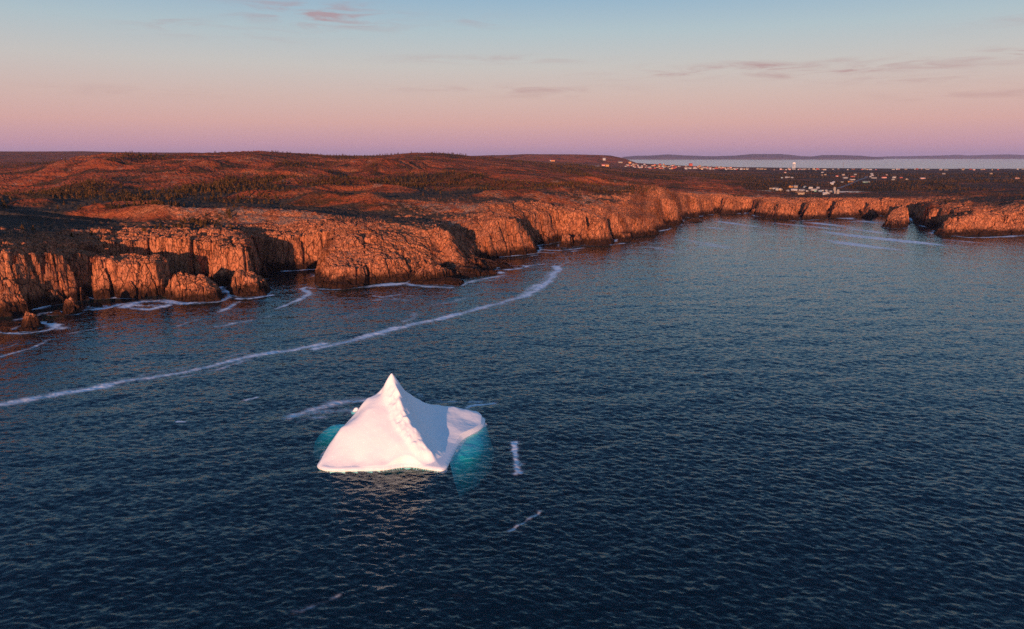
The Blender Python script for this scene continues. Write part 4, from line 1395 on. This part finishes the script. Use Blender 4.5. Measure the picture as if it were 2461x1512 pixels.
far_ridge('hills', [(1480, 384), (1500, 377), (1530, 374.5), (1560, 374), (1605, 371.2), (1640, 373.5), (1690, 376), (1730, 375.5), (1770, 374), (1802, 371.3), (1877, 370.8),
                    (1925, 375.5), (1952, 376.2), (1976, 373), (2030, 373.3), (2070, 374.4), (2105, 377.5), (2125, 383), (2150, 385)], 19500.0, 3500.0, 501)
far_ridge('hills', [(2050, 384), (2090, 378), (2123, 376.5), (2203, 375), (2297, 372.5), (2324, 374.4), (2404, 371.6), (2461, 373), (2560, 374), (2700, 372), (2900, 380), (3000, 385)], 25000.0, 4000.0, 511)


# ------------------------------------------------------------------ spruces
def mat_tree():
    m, t, out = new_mat('spruce_needles')
    geo = t.node('ShaderNodeNewGeometry')
    n = t.noise(geo.outputs['Position'], 0.25, 2, 0.6)
    col = t.ramp(n, [(0.3, (0.020, 0.016, 0.007)), (0.5, (0.065, 0.036, 0.012)), (0.7, (0.15, 0.065, 0.022))])
    principled(t, out, Base_Color=col, Roughness=0.95).inputs['Specular IOR Level'].default_value = 0.05
    return m


M_TREE = mat_tree()
M_BARK = mat_plain('spruce_bark', (0.09, 0.06, 0.045), 0.95, 0.3, 3.0, 0.05)


def spruce_geo(rng, n=7, tiers=4):
    """ragged tiers of drooping boughs around a leader; unit height"""
    V, F = [], []
    lean = rng.normal(0, 0.03, 2)
    for k in range(tiers):
        t = k / tiers
        zb, zt = 0.10 + 0.80 * t, min(1.0, 0.10 + 0.80 * t + 0.42)
        if k == tiers - 1:
            zt = 1.0
        rad = 0.27 * (1 - t) ** 0.85 + 0.035
        b = len(V)
        cx, cy = lean * zt
        V.append((cx, cy, zt))
        a0 = rng.random() * 6.28
        for i in range(n):
            a = a0 + 2 * math.pi * (i + 0.35 * rng.normal()) / n
            r = rad * (0.6 + 0.7 * rng.random())
            V.append((cx + math.cos(a) * r, cy + math.sin(a) * r, zb + 0.06 * rng.normal()))
            r2 = r * (0.35 + 0.2 * rng.random())
            a2 = a + math.pi / n
            V.append((cx + math.cos(a2) * r2, cy + math.sin(a2) * r2, zb + 0.10 + 0.04 * rng.normal()))
        for i in range(2 * n):
            F.append((b, b + 1 + i, b + 1 + (i + 1) % (2 * n)))
    return np.array(V), np.array(F)


def trunk_geo():
    V, F = [], []
    n = 6
    for z, r in ((-0.06, 0.035), (0.16, 0.028), (0.75, 0.008)):
        for i in range(n):
            V.append((math.cos(6.2832 * i / n) * r, math.sin(6.2832 * i / n) * r, z))
    for k in range(2):
        for i in range(n):
            F.append((k * n + i, k * n + (i + 1) % n, (k + 1) * n + (i + 1) % n, (k + 1) * n + i))
    return np.array(V), np.array(F)


def scatter_trees():
    rng = np.random.default_rng(5)
    # even scatter over the ground in view, denser bands come from the mask
    N = 260000
    azr = rng.uniform(R(-40), R(40), N)
    rr = np.sqrt(rng.uniform(520.0 ** 2, 3300.0 ** 2, N))
    keepd = rng.random(N) < np.interp(rr, [520, 900, 1400, 2200, 3300], [1.0, 1.0, 0.55, 0.22, 0.12])
    azr, rr = azr[keepd], rr[keepd]
    x, y = rr * np.sin(azr), rr * np.cos(azr)
    m = forest_mask(x, y)
    solo = (rng.random(len(x)) < 0.015) & (rr > 700)
    ok = (rng.random(len(x)) < m * 0.9) | solo
    x, y = x[ok], y[ok]
    h, near, P, s = land_height(x, y)
    ok = (near > 35) & (h > 4)
    for (fx, fy, rx, ry, fz) in FLATS:
        ok &= np.hypot((x - fx) / (rx + 8), (y - fy) / (ry + 40)) > 1.2
    x, y, h = x[ok], y[ok], h[ok]
    size = rng.uniform(2.4, 5.6, len(x)) * np.where(x / y > 0.12, 0.75, 1.0) * (1 + 0.3 * fbm(x / 70, y / 70, 601, 2))
    d = np.hypot(x, y)
    order = np.argsort(d / size)
    one = order[:290]
    rest = order[290:]
    vars_ = [spruce_geo(rng) for _ in range(5)]
    tv, tf = trunk_geo()
    crowns = [raw_mesh('spruce_crown', v, f, False) for v, f in vars_]
    trunk = raw_mesh('spruce_trunk', tv, tf, False)
    for me in crowns:
        me.materials.append(M_TREE)
    trunk.materials.append(M_BARK)
    for q, i in enumerate(one):
        o = bpy.data.objects.new('spruce_tree', None)
        COL.objects.link(o)
        o.location = (float(x[i]), float(y[i]), float(h[i]) - 0.1)
        o.rotation_euler = (0, 0, float(rng.uniform(0, 6.28)))
        sz = float(size[i])
        o.scale = (sz * float(rng.uniform(0.85, 1.25)), sz * float(rng.uniform(0.85, 1.25)), sz)
        tag(o, 'small dark spruce tree on the heath between the cliffs and the red hills', 'tree', 'spruce trees scattered over the heath')
        link('crown', crowns[q % 5], None, o)
        link('trunk', trunk, None, o)
    Vs, Fs, base = [], [], 0
    small = [spruce_geo(rng, 5, 2) for _ in range(6)]
    for q, i in enumerate(rest):
        v, f = small[q % 6]
        a = rng.uniform(0, 6.28)
        ca, sa = math.cos(a), math.sin(a)
        w_ = size[i] * rng.uniform(0.95, 1.5)
        Vs.append(np.stack([x[i] + (v[:, 0] * ca - v[:, 1] * sa) * w_, y[i] + (v[:, 0] * sa + v[:, 1] * ca) * w_, h[i] - 0.2 + v[:, 2] * size[i]], -1))
        Fs.append(f + base)
        base += len(v)
    me = raw_mesh('forest', np.concatenate(Vs), np.concatenate(Fs), False)
    tag(link('forest', me, M_TREE), kind='stuff')
    print('TREES', len(x))


scatter_trees()

# ------------------------------------------------------------------ the town and the harbour
WALLS = {'white': (0.40, 0.39, 0.39), 'cream': (0.36, 0.28, 0.20), 'grey': (0.33, 0.33, 0.33), 'tan': (0.48, 0.36, 0.24), 'red': (0.42, 0.09, 0.06), 'orange': (0.55, 0.26, 0.08),
         'green': (0.20, 0.36, 0.30), 'blue': (0.28, 0.40, 0.48), 'brown': (0.22, 0.13, 0.08), 'pink': (0.62, 0.36, 0.32)}
ROOFS = {'dark': (0.05, 0.05, 0.055), 'grey': (0.22, 0.22, 0.23), 'red': (0.40, 0.07, 0.05), 'white': (0.42, 0.42, 0.44), 'brown': (0.16, 0.10, 0.07)}
MW = {k: mat_plain('clapboard_' + k, v, 0.7, 0.10, 0.6) for k, v in WALLS.items()}
MR = {k: mat_plain('shingle_' + k, v, 0.85, 0.2, 0.8) for k, v in ROOFS.items()}
M_GLASS = mat_plain('window_glass', (0.03, 0.04, 0.05), 0.15, 0.1, 1.0, 0.5)
M_WOOD = mat_plain('weathered_wood', (0.20, 0.14, 0.10), 0.9, 0.3, 0.5)
M_STEEL = mat_plain('painted_steel', (0.78, 0.76, 0.72), 0.5, 0.06, 0.2)
M_STONE = mat_plain('quay_concrete', (0.30, 0.26, 0.23), 0.9, 0.2, 0.4)


def box_geo(x0, x1, y0, y1, z0, z1):
    V = [(x, y, z) for z in (z0, z1) for x, y in ((x0, y0), (x1, y0), (x1, y1), (x0, y1))]
    F = [(3, 2, 1, 0), (4, 5, 6, 7), (0, 1, 5, 4), (1, 2, 6, 5), (2, 3, 7, 6), (3, 0, 4, 7)]
    return V, F


def poly_mesh(name, parts):
    V, F = [], []
    for v, f in parts:
        b = len(V)
        V += list(v)
        F += [tuple(i + b for i in q) for q in f]
    me = bpy.data.meshes.new(name)
    me.from_pydata(V, [], F)
    me.update()
    return me


def house_meshes(L, D, H, rise):
    """wall with gables, pitched roof with overhang and chimney, door, windows; ridge along x"""
    wv = [(-L / 2, -D / 2, -2.0), (L / 2, -D / 2, -2.0), (L / 2, D / 2, -2.0), (-L / 2, D / 2, -2.0),
          (-L / 2, -D / 2, H), (L / 2, -D / 2, H), (L / 2, D / 2, H), (-L / 2, D / 2, H), (-L / 2, 0, H + rise), (L / 2, 0, H + rise)]
    wf = [(0, 1, 5, 4), (2, 3, 7, 6), (1, 2, 6, 9, 5), (3, 0, 4, 8, 7), (3, 2, 1, 0)]
    wall = poly_mesh('house_wall', [(wv, wf)])
    o, tt = 0.4, 0.22
    k = rise / (D / 2)
    rv, rf = [], []
    for sgn in (-1, 1):
        b = len(rv)
        for zz in (0.03, 0.03 + tt):
            rv += [(-L / 2 - o, sgn * (D / 2 + o), H - o * k + zz), (L / 2 + o, sgn * (D / 2 + o), H - o * k + zz), (L / 2 + o, 0, H + rise + zz), (-L / 2 - o, 0, H + rise + zz)]
        rf += [tuple(b + i for i in q) for q in [(4, 5, 6, 7), (3, 2, 1, 0), (0, 1, 5, 4), (1, 2, 6, 5), (3, 0, 4, 7)]]
    roof = poly_mesh('house_roof', [(rv, rf)])
    ch = poly_mesh('house_chimney', [box_geo(L * 0.2, L * 0.2 + 0.7, -0.35, 0.35, H + rise * 0.6, H + rise + 1.0)])
    door = poly_mesh('house_door', [box_geo(-0.5, 0.5, -D / 2 - 0.06, -D / 2 + 0.02, 0, 2.05)])
    win = [poly_mesh('house_window', [box_geo(cx - 0.65, cx + 0.65, -D / 2 - 0.05, -D / 2 + 0.02, 1.0, 2.3)]) for cx in (-L * 0.3, L * 0.3)]
    return dict(wall=wall, roof=roof, chimney=ch, door=door, window=win)


HM = {'house': house_meshes(10.5, 8.0, 3.6, 2.6), 'long': house_meshes(17.0, 8.5, 3.4, 2.0), 'shed': house_meshes(7.0, 5.5, 2.8, 1.6), 'tall': house_meshes(11.0, 8.5, 6.2, 2.6)}


def house(p, kind, wallc, roofc, label, group, rot=0.0, detail=True, cat='house', sc=1.0):
    nm = 'shed' if kind == 'shed' else 'house'
    o = bpy.data.objects.new(nm, None)
    COL.objects.link(o)
    o.location = p
    o.rotation_euler = (0, 0, rot)
    o.scale = (sc, sc, sc)
    tag(o, label, cat, group)
    hm = HM[kind]

    def part(n, me, mat, par):
        q = bpy.data.objects.new(n, me)
        COL.objects.link(q)
        q.parent = par
        if len(me.materials) == 0:
            me.materials.append(mat)
        q.material_slots[0].link = 'OBJECT'
        q.material_slots[0].material = mat
        return q
    part('wall', hm['wall'], MW[wallc], o)
    rf = part('roof', hm['roof'], MR[roofc], o)
    if detail:
        part('door', hm['door'], M_WOOD, o)
        for me in hm['window']:
            part('window', me, M_GLASS, o)
        if kind != 'shed':
            part('chimney', hm['chimney'], MR['brown'], rf)
    return o


def ground2(X, Y, r0=900.0, r1=6200.0):
    tn = float(tan_of(Y))
    sx = (X - CX) / FD / float(fwd_of(Y))
    d = np.exp(np.linspace(math.log(r0), math.log(r1), 1500))
    hh = land_height(d * sx, d, detail=False)[0]
    gap = (CAM_H - d * tn) - hh
    hit = np.nonzero(gap <= 0)[0]
    i = hit[0] if len(hit) else int(np.argmin(np.abs(gap)))
    return (float(d[i] * sx), float(d[i]), float(max(hh[i], 0.5)))


def q6(a, b):
    return 1802.5 + a * 0.14648, 372.5 + b * 0.14648


def q4(a, b):
    return 1802.4 + a * 0.26757, 336.4 + b * 0.26757


rh = random.Random(11)
MID = [  # spot, kind, wall, roof, label
    (q6(575, 297), 'house', 'white', 'red', 'pale house with a bright red roof alone on the dark plain below the water tower'),
    (q6(1182, 335), 'shed', 'tan', 'brown', 'small tan shed just left of the bright peach house on the plain'),
    (q6(1240, 332), 'house', 'cream', 'dark', 'bright peach house catching the sun in the middle of the plain'),
    (q6(1425, 357), 'house', 'pink', 'red', 'pink house with a red roof left of the road'),
    (q6(1528, 335), 'house', 'tan', 'grey', 'tan house with a grey roof above the pink house'),
    (q6(1562, 384), 'long', 'grey', 'grey', 'long grey building between the pink house and the road'),
    (q6(1690, 362), 'long', 'red', 'brown', 'low dull red building left of the upper road'),
    (q6(1725, 330), 'house', 'grey', 'grey', 'grey house behind the low dull red building'),
    (q6(1680, 412), 'long', 'white', 'dark', 'long white building beside the middle of the road'),
    (q6(1650, 450), 'long', 'orange', 'brown', 'long orange-brown building left of the lower road'),
    (q6(1375, 455), 'shed', 'grey', 'white', 'grey shed above the white cottage left of the lower road'),
    (q6(1342, 482), 'house', 'white', 'white', 'all white cottage on its own left of the lower road'),
    (q6(1512, 450), 'shed', 'grey', 'dark', 'dull grey shed left of the long orange-brown building'),
    (q6(602, 378), 'house', 'white', 'grey', 'widest white house in the small row at the left of the dark wood'),
    (q6(642, 374), 'shed', 'cream', 'grey', 'cream shed in the middle of the small row at the left of the dark wood'),
    (q6(692, 380), 'shed', 'white', 'white', 'white shed at the right end of the small row by the dark wood'),
    (q6(525, 382), 'shed', 'blue', 'white', 'bluish shed at the left end of the small row by the dark wood'),
    (q6(1190, 293), 'long', 'white', 'white', 'long white roofed building far back in the plain'),
    (q6(1995, 318), 'house', 'white', 'grey', 'white house highest up at the top of the road'),
    (q6(2000, 347), 'house', 'white', 'white', 'bright white house just right of the top of the road'),
    (q6(1975, 366), 'shed', 'grey', 'white', 'little grey shed under the bright white house at the road'),
    (q6(2032, 384), 'long', 'white', 'dark', 'long white house with a dark roof right of the road'),
    (q6(2197, 380), 'long', 'pink', 'red', 'low peach house with a reddish roof right of the long white house'),
    (q6(2243, 334), 'shed', 'pink', 'grey', 'small rosy shed behind the low peach house'),
    (q6(2365, 382), 'tall', 'white', 'dark', 'tall white house standing right of the low peach house'),
    (q6(2350, 412), 'house', 'grey', 'dark', 'dim grey house in front of the tall white house'),
    (q6(1892, 456), 'long', 'green', 'grey', 'long blue-green building at the road bend'),
    (q6(1945, 452), 'shed', 'grey', 'grey', 'grey shed at the right end of the blue-green building'),
    (q4(1355, 343), 'house', 'red', 'dark', 'dark red house in the trees right of the tall white house'),
    (q4(1410, 358), 'shed', 'tan', 'grey', 'tan shed right of the dark red house'),
    (q4(1550, 350), 'long', 'pink', 'grey', 'wide rosy house alone above the old rock cutting'),
    (q4(1740, 308), 'house', 'white', 'brown', 'lone white house on the bare right plain, nearer the cutting'),
    (q4(2163, 307), 'house', 'cream', 'brown', 'lone cream house far out on the bare right plain'),
    (q4(2400, 350), 'house', 'pink', 'brown', 'lone rosy house near the right end of the plain'),
    (q6(335, 560), 'shed', 'tan', 'brown', 'tan shed above the left end of the harbour pond'),
    (q6(420, 558), 'long', 'white', 'dark', 'long white shed with a dark roof at the left of the harbour'),
    (q6(452, 580), 'house', 'grey', 'grey', 'grey-green house below the long white harbour shed'),
    (q6(502, 580), 'house', 'tan', 'grey', 'tan house beside the grey-green harbour house'),
    (q6(672, 534), 'house', 'orange', 'brown', 'orange house at the back of the harbour'),
    (q6(712, 526), 'shed', 'green', 'grey', 'green shed between the orange and the cream harbour houses'),
    (q6(750, 534), 'house', 'cream', 'grey', 'cream house with a low roof at the back of the harbour'),
    (q6(900, 534), 'shed', 'blue', 'grey', 'bluish shed between the cream house and the tall white fish store'),
    (q6(995, 560), 'tall', 'white', 'dark', 'tall white fish store with a dark roof, brightest in the harbour'),
    (q6(1115, 550), 'shed', 'white', 'white', 'small white shed right of the tall white fish store'),
    (q6(850, 592), 'long', 'white', 'grey', 'long white shed with a grey roof on the left quay'),
    (q6(720, 588), 'long', 'white', 'white', 'long low all white shed on the left quay'),
    (q6(618, 600), 'shed', 'white', 'white', 'white shed at the left end of the quay row'),
    (q6(1045, 585), 'long', 'white', 'grey', 'white shed in front of the tall fish store'),
    (q6(1075, 598), 'shed', 'green', 'white', 'greenish shed in the middle of the quay'),
    (q6(945, 600), 'shed', 'white', 'dark', 'white shed with a dark roof left of the greenish quay shed'),
    (q6(1150, 604), 'shed', 'blue', 'white', 'bluish shed with a white roof on the right quay'),
    (q6(1205, 594), 'long', 'white', 'dark', 'long white shed with a dark roof on the right quay'),
    (q6(1255, 596), 'shed', 'white', 'grey', 'white shed at the right end of the quay row'),
    (q6(1320, 610), 'shed', 'grey', 'grey', 'grey shed by the stone pillars of the harbour'),
    (q6(1270, 643), 'house', 'white', 'brown', 'white house with a brown roof nearest in the harbour'),
    (q6(1220, 648), 'shed', 'white', 'white', 'white shed left of the nearest harbour house'),
    (q6(842, 648), 'house', 'tan', 'brown', 'tan house low in front of the left quay'),
    (q6(790, 640), 'house', 'brown', 'brown', 'brown house left of the tan house in front of the left quay')]
for (sp_, kind, wc, rc, lab) in MID:
    p = ground2(*sp_, r0=1150.0, r1=4200.0)
    house(p, kind, wc, rc, lab, 'houses of the harbour village', rot=rh.uniform(-0.9, 0.9), sc=0.74, detail=p[1] < 2600, cat='shed' if kind == 'shed' else 'house')

# the dense town on the slope of the far headland and the row along the bay
def q7(a, b):
    return 1321.8 + a * 0.1953, 360.5 + b * 0.1953


FAR_LAB = 'tiny sunlit %s house in the crowded town on the slope by the bay'
for i in range(118):
    a = 930 + 1500 * (rh.random() ** 1.1)
    lo = np.interp(a, [900, 1150, 1500, 1900, 2461], [172, 166, 188, 208, 236])
    hi = np.interp(a, [900, 1150, 1500, 1900, 2461], [210, 232, 238, 242, 250])
    b = rh.uniform(lo, hi)
    p = ground2(*q7(a, b), r0=3000.0)
    wc = rh.choice(['white', 'white', 'white', 'cream', 'pink', 'tan', 'orange', 'red'])
    house(p, rh.choice(['house', 'house', 'tall', 'long']), wc, rh.choice(['dark', 'grey', 'brown', 'red']), FAR_LAB % wc, 'town houses on the far slope', rot=rh.uniform(-1.2, 1.2), detail=False, sc=rh.uniform(0.7, 1.1))
ROW_LAB = 'tiny %s house in the long thin row along the bay shore'
for i in range(62):
    X = rh.uniform(1800, 2461) if i > 12 else rh.uniform(1880, 1990)
    p = ground2(X, rh.uniform(407.0, 409.2), r0=2700.0)
    wc = rh.choice(['white', 'white', 'cream', 'grey', 'pink', 'tan', 'red', 'brown'])
    house(p, rh.choice(['house', 'tall', 'long', 'house']), wc, rh.choice(['dark', 'grey', 'brown', 'white']), ROW_LAB % wc, 'houses along the bay shore', rot=rh.uniform(-1.2, 1.2), detail=False, sc=rh.uniform(0.6, 0.95))
for (a, b, kind, wc, rc, sc, lab) in [
        (667, 127, 'tall', 'white', 'white', 1.5, 'big bright white block of a house high on the far headland'),
        (37, 139, 'long', 'orange', 'red', 1.4, 'sunlit orange farmhouse left on the far headland'),
        (12, 138, 'shed', 'white', 'white', 1.6, 'pale shed beside the sunlit orange farmhouse'),
        (405, 212, 'long', 'white', 'grey', 1.6, 'long pale building at the foot of the far headland, leftmost of its row'),
        (445, 211, 'long', 'cream', 'grey', 1.3, 'long cream building second in the row under the far headland'),
        (516, 210, 'tall', 'white', 'dark', 1.1, 'small white house with a pointed gable under the far headland'),
        (577, 213, 'long', 'white', 'white', 1.3, 'low white building right of the pointed gable house'),
        (655, 196, 'house', 'pink', 'red', 1.5, 'rosy house left of the orange house under the bare patch'),
        (702, 204, 'tall', 'orange', 'brown', 1.5, 'tall orange house under the bare patch of the far headland'),
        (865, 158, 'long', 'cream', 'grey', 1.4, 'cream pair of roofs above the left end of the far town'),
        (983, 166, 'tall', 'orange', 'brown', 1.4, 'big sunlit orange house topmost in the far town'),
        (1730, 196, 'tall', 'red', 'red', 1.6, 'big dark red building standing above the far town roofs')]:
    p = ground2(*q7(a, b), r0=3000.0)
    house(p, kind, wc, rc, lab, None, rot=rh.uniform(-0.3, 0.3), detail=False, sc=sc)


def lathe(rings, n=20):
    V, F = [], []
    for r, z in rings:
        for i in range(n):
            a = 2 * math.pi * i / n
            V.append((math.cos(a) * r, math.sin(a) * r, z))
    for k in range(len(rings) - 1):
        for i in range(n):
            F.append((k * n + i, k * n + (i + 1) % n, (k + 1) * n + (i + 1) % n, (k + 1) * n + i))
    F.append(tuple(range(n))[::-1])
    F.append(tuple((len(rings) - 1) * n + i for i in range(n)))
    return V, F


def tube(a, b, r, n=6):
    a, b = Vector(a), Vector(b)
    z = (b - a).normalized()
    x = z.orthogonal().normalized()
    y = z.cross(x)
    V = [tuple(c + (x * math.cos(6.2832 * i / n) + y * math.sin(6.2832 * i / n)) * r) for c in (a, b) for i in range(n)]
    F = [(i, (i + 1) % n, n + (i + 1) % n, n + i) for i in range(n)] + [tuple(range(n))[::-1], tuple(range(n, 2 * n))]
    return V, F


# water tower
p = ground2(*q6(715, 242), r0=2600.0)
HT = 118 * 0.14648 / FD * p[1]
tw = bpy.data.objects.new('water_tower', None)
COL.objects.link(tw)
tw.location = p
tag(tw, 'tall white water tower with a bulging tank above the bay shore', 'water tower')
rt = HT * 0.215
link('tank', poly_mesh('tower_tank', [lathe([(rt * .25, HT * .76), (rt * .8, HT * .79), (rt, HT * .84), (rt, HT * .89), (rt * .82, HT * .95), (rt * .4, HT * .99), (rt * .06, HT)], 24)]), M_STEEL, tw)
link('riser', poly_mesh('tower_riser', [lathe([(HT * .035, -2), (HT * .03, HT * .78)], 12)]), M_STEEL, tw)
link('balcony', poly_mesh('tower_balcony', [lathe([(rt * 1.1, HT * .815), (rt * 1.1, HT * .835)], 24)]), M_STEEL, tw)
for i in range(6):
    a = 6.2832 * i / 6 + 0.3
    link('leg', poly_mesh('tower_leg', [tube((math.cos(a) * rt * .95, math.sin(a) * rt * .95, -2), (math.cos(a) * rt * .8, math.sin(a) * rt * .8, HT * .82), HT * .016)]), M_STEEL, tw)
br = []
for zz in (0.25, 0.5):
    for i in range(6):
        a, a2 = 6.2832 * i / 6 + 0.3, 6.2832 * (i + 1) / 6 + 0.3
        br.append(tube((math.cos(a) * rt * .9, math.sin(a) * rt * .9, HT * zz), (math.cos(a2) * rt * .9, math.sin(a2) * rt * .9, HT * zz), HT * .008))
        br.append(tube((math.cos(a) * rt * .9, math.sin(a) * rt * .9, HT * zz), (math.cos(a2) * rt * .86, math.sin(a2) * rt * .86, HT * (zz + .25)), HT * .005))
link('brace', poly_mesh('tower_brace', br), M_STEEL, tw)

# radio mast and utility poles
p = ground2(*q6(1527, 224), r0=2600.0)
hm_ = 86 * 0.14648 / FD * p[1]
ms = bpy.data.objects.new('radio_mast', None)
COL.objects.link(ms)
ms.location = p
tag(ms, 'thin dark radio mast standing against the bay right of the water tower', 'mast')
link('pole', poly_mesh('mast_pole', [tube((0, 0, -1), (0, 0, hm_), 0.55), tube((0, 0, hm_ * .2), (1.2, 0, hm_ * .2), .2)]), M_WOOD, ms)
link('antenna', poly_mesh('mast_antenna', [tube((-2.2, 0, hm_ * .95), (2.2, 0, hm_ * .95), .5), tube((-1.6, 0, hm_ * .86), (1.6, 0, hm_ * .86), .4)]), M_WOOD, ms)

me_pole = poly_mesh('pole_shaft', [tube((0, 0, -1), (0, 0, 9.5), 0.2)])
me_arm = poly_mesh('pole_crossarm', [tube((-1.3, 0, 8.8), (1.3, 0, 8.8), 0.12), tube((-1.0, 0, 8.8), (-1.0, 0, 9.15), 0.1), tube((1.0, 0, 8.8), (1.0, 0, 9.15), 0.1)])
for (a, b, lab) in [(740, 515, 'wooden utility pole at the back of the harbour behind the cream house'), (985, 378, 'wooden utility pole in the dark wood left of the peach house'),
                    (1187, 384, 'wooden utility pole below the small tan shed'), (1775, 400, 'wooden utility pole left of the road by the long white building'),
                    (1835, 392, 'wooden utility pole left of the road bend'), (1925, 378, 'wooden utility pole at the top right of the road'),
                    (2075, 446, 'wooden utility pole right of the blue-green building'), (2310, 376, 'wooden utility pole left of the tall white house'),
                    (2395, 406, 'wooden utility pole right of the tall white house'), (1615, 375, 'wooden utility pole beside the long grey building'),
                    (1105, 516, 'wooden utility pole behind the small white harbour shed'), (1280, 515, 'wooden utility pole below the all white cottage'),
                    (1870, 345, 'wooden utility pole up the road near the bay'), (2100, 372, 'wooden utility pole between the long white and low peach houses'),
                    (1005, 648, 'wooden utility pole in front of the quay sheds')]:
    p = ground2(*q6(a, b), r0=1150.0, r1=4200.0)
    o = bpy.data.objects.new('utility_pole', None)
    COL.objects.link(o)
    o.location = p
    o.rotation_euler = (0, 0, rh.uniform(-0.6, 0.6))
    tag(o, lab, 'pole', 'utility poles of the village')
    link('shaft', me_pole, M_WOOD, o)
    link('crossarm', me_arm, M_WOOD, o)

# stone pillars by the harbour
for (a, b, hgt_, lab) in [(1380, 632, 11.0, 'taller stone pillar at the right end of the harbour'), (1440, 634, 7.0, 'shorter stone pillar right of the taller one at the harbour')]:
    p = ground2(*q6(a, b), r0=1150.0, r1=4200.0)
    o = link('stone_pillar', poly_mesh('stone_pillar', [lathe([(2.6, -2), (2.4, hgt_ * .5), (2.1, hgt_ * .9), (1.2, hgt_)], 7)]), M_STONE)
    o.location = p
    tag(o, lab, 'pillar', 'stone pillars at the harbour')

# road up from the harbour
M_ROAD = mat_plain('asphalt', (0.16, 0.15, 0.15), 0.9, 0.15, 0.2)
rp = [ground2(*q6(a, b), r0=1150.0, r1=4200.0) for a, b in [(1380, 560), (1480, 545), (1540, 520), (1600, 496), (1680, 462), (1760, 430), (1810, 410), (1850, 394), (1900, 376), (1912, 366), (1900, 352)]]
V, F = [], []
fine_ = []
for i in range(len(rp) - 1):
    for t_ in np.linspace(0, 1, 14, endpoint=False):
        fine_.append((rp[i][0] * (1 - t_) + rp[i + 1][0] * t_, rp[i][1] * (1 - t_) + rp[i + 1][1] * t_))
fa = np.array(fine_)
tg = np.gradient(fa, axis=0)
tg /= np.linalg.norm(tg, axis=1)[:, None]
nrm = np.stack([-tg[:, 1], tg[:, 0]], 1)
Lr = fa + nrm * 4.5
Rr = fa - nrm * 4.5
hL = land_height(Lr[:, 0], Lr[:, 1])[0]
hR = land_height(Rr[:, 0], Rr[:, 1])[0]
hC = np.maximum(hL, hR) + 0.8
V = np.concatenate([np.stack([Lr[:, 0], Lr[:, 1], hC], 1), np.stack([Rr[:, 0], Rr[:, 1], hC], 1)])
n_ = len(fa)
F = np.array([(i, n_ + i, n_ + i + 1, i + 1) for i in range(n_ - 1)])
tag(link('road', raw_mesh('road', V, F, True), M_ROAD), kind='structure')

# harbour ponds
m, t, out = new_mat('still_water')
geo = t.node('ShaderNodeNewGeometry')
pp = principled(t, out, Base_Color=(0.02, 0.035, 0.045, 1.0), Roughness=0.12, Normal=t.bump(t.noise(geo.outputs['Position'], 0.5, 3, 0.5), 0.12, 0.2))
pp.inputs['IOR'].default_value = 1.33
for (fx, fy, rx, ry, fz) in FLATS:
    n_ = 40
    V = [(fx, fy, fz)] + [(fx + math.cos(6.2832 * i / n_) * rx * 1.15 * (1 + .12 * math.sin(3.1 * i)), fy + math.sin(6.2832 * i / n_) * ry * 1.15 * (1 + .1 * math.cos(2.3 * i)), fz) for i in range(n_)]
    F = [(0, 1 + i, 1 + (i + 1) % n_) for i in range(n_)]
    me = bpy.data.meshes.new('pond')
    me.from_pydata(V, [], F)
    tag(link('water', me, m), kind='structure')

# ------------------------------------------------------------------ evening haze
HAZE = 2.0e-5
if HAZE:
    bm = bmesh.new()
    bmesh.ops.create_cube(bm, size=1.0)
    me = bpy.data.meshes.new('haze')
    bm.to_mesh(me)
    bm.free()
    hz_o = link('haze', me)
    hz_o.scale = (130000, 65000 + 3000, 330 + 60)
    hz_o.location = (0, 31000, 135)
    m, t, out = new_mat('haze_air')
    pv = t.node('ShaderNodeVolumePrincipled')
    pv.inputs['Color'].default_value = (0.60, 0.64, 1.0, 1.0)
    pv.inputs['Density'].default_value = HAZE
    pv.inputs['Anisotropy'].default_value = 0.0
    t.l.new(pv.outputs[0], out.inputs['Volume'])
    me.materials.append(m)
    tag(hz_o, kind='stuff')
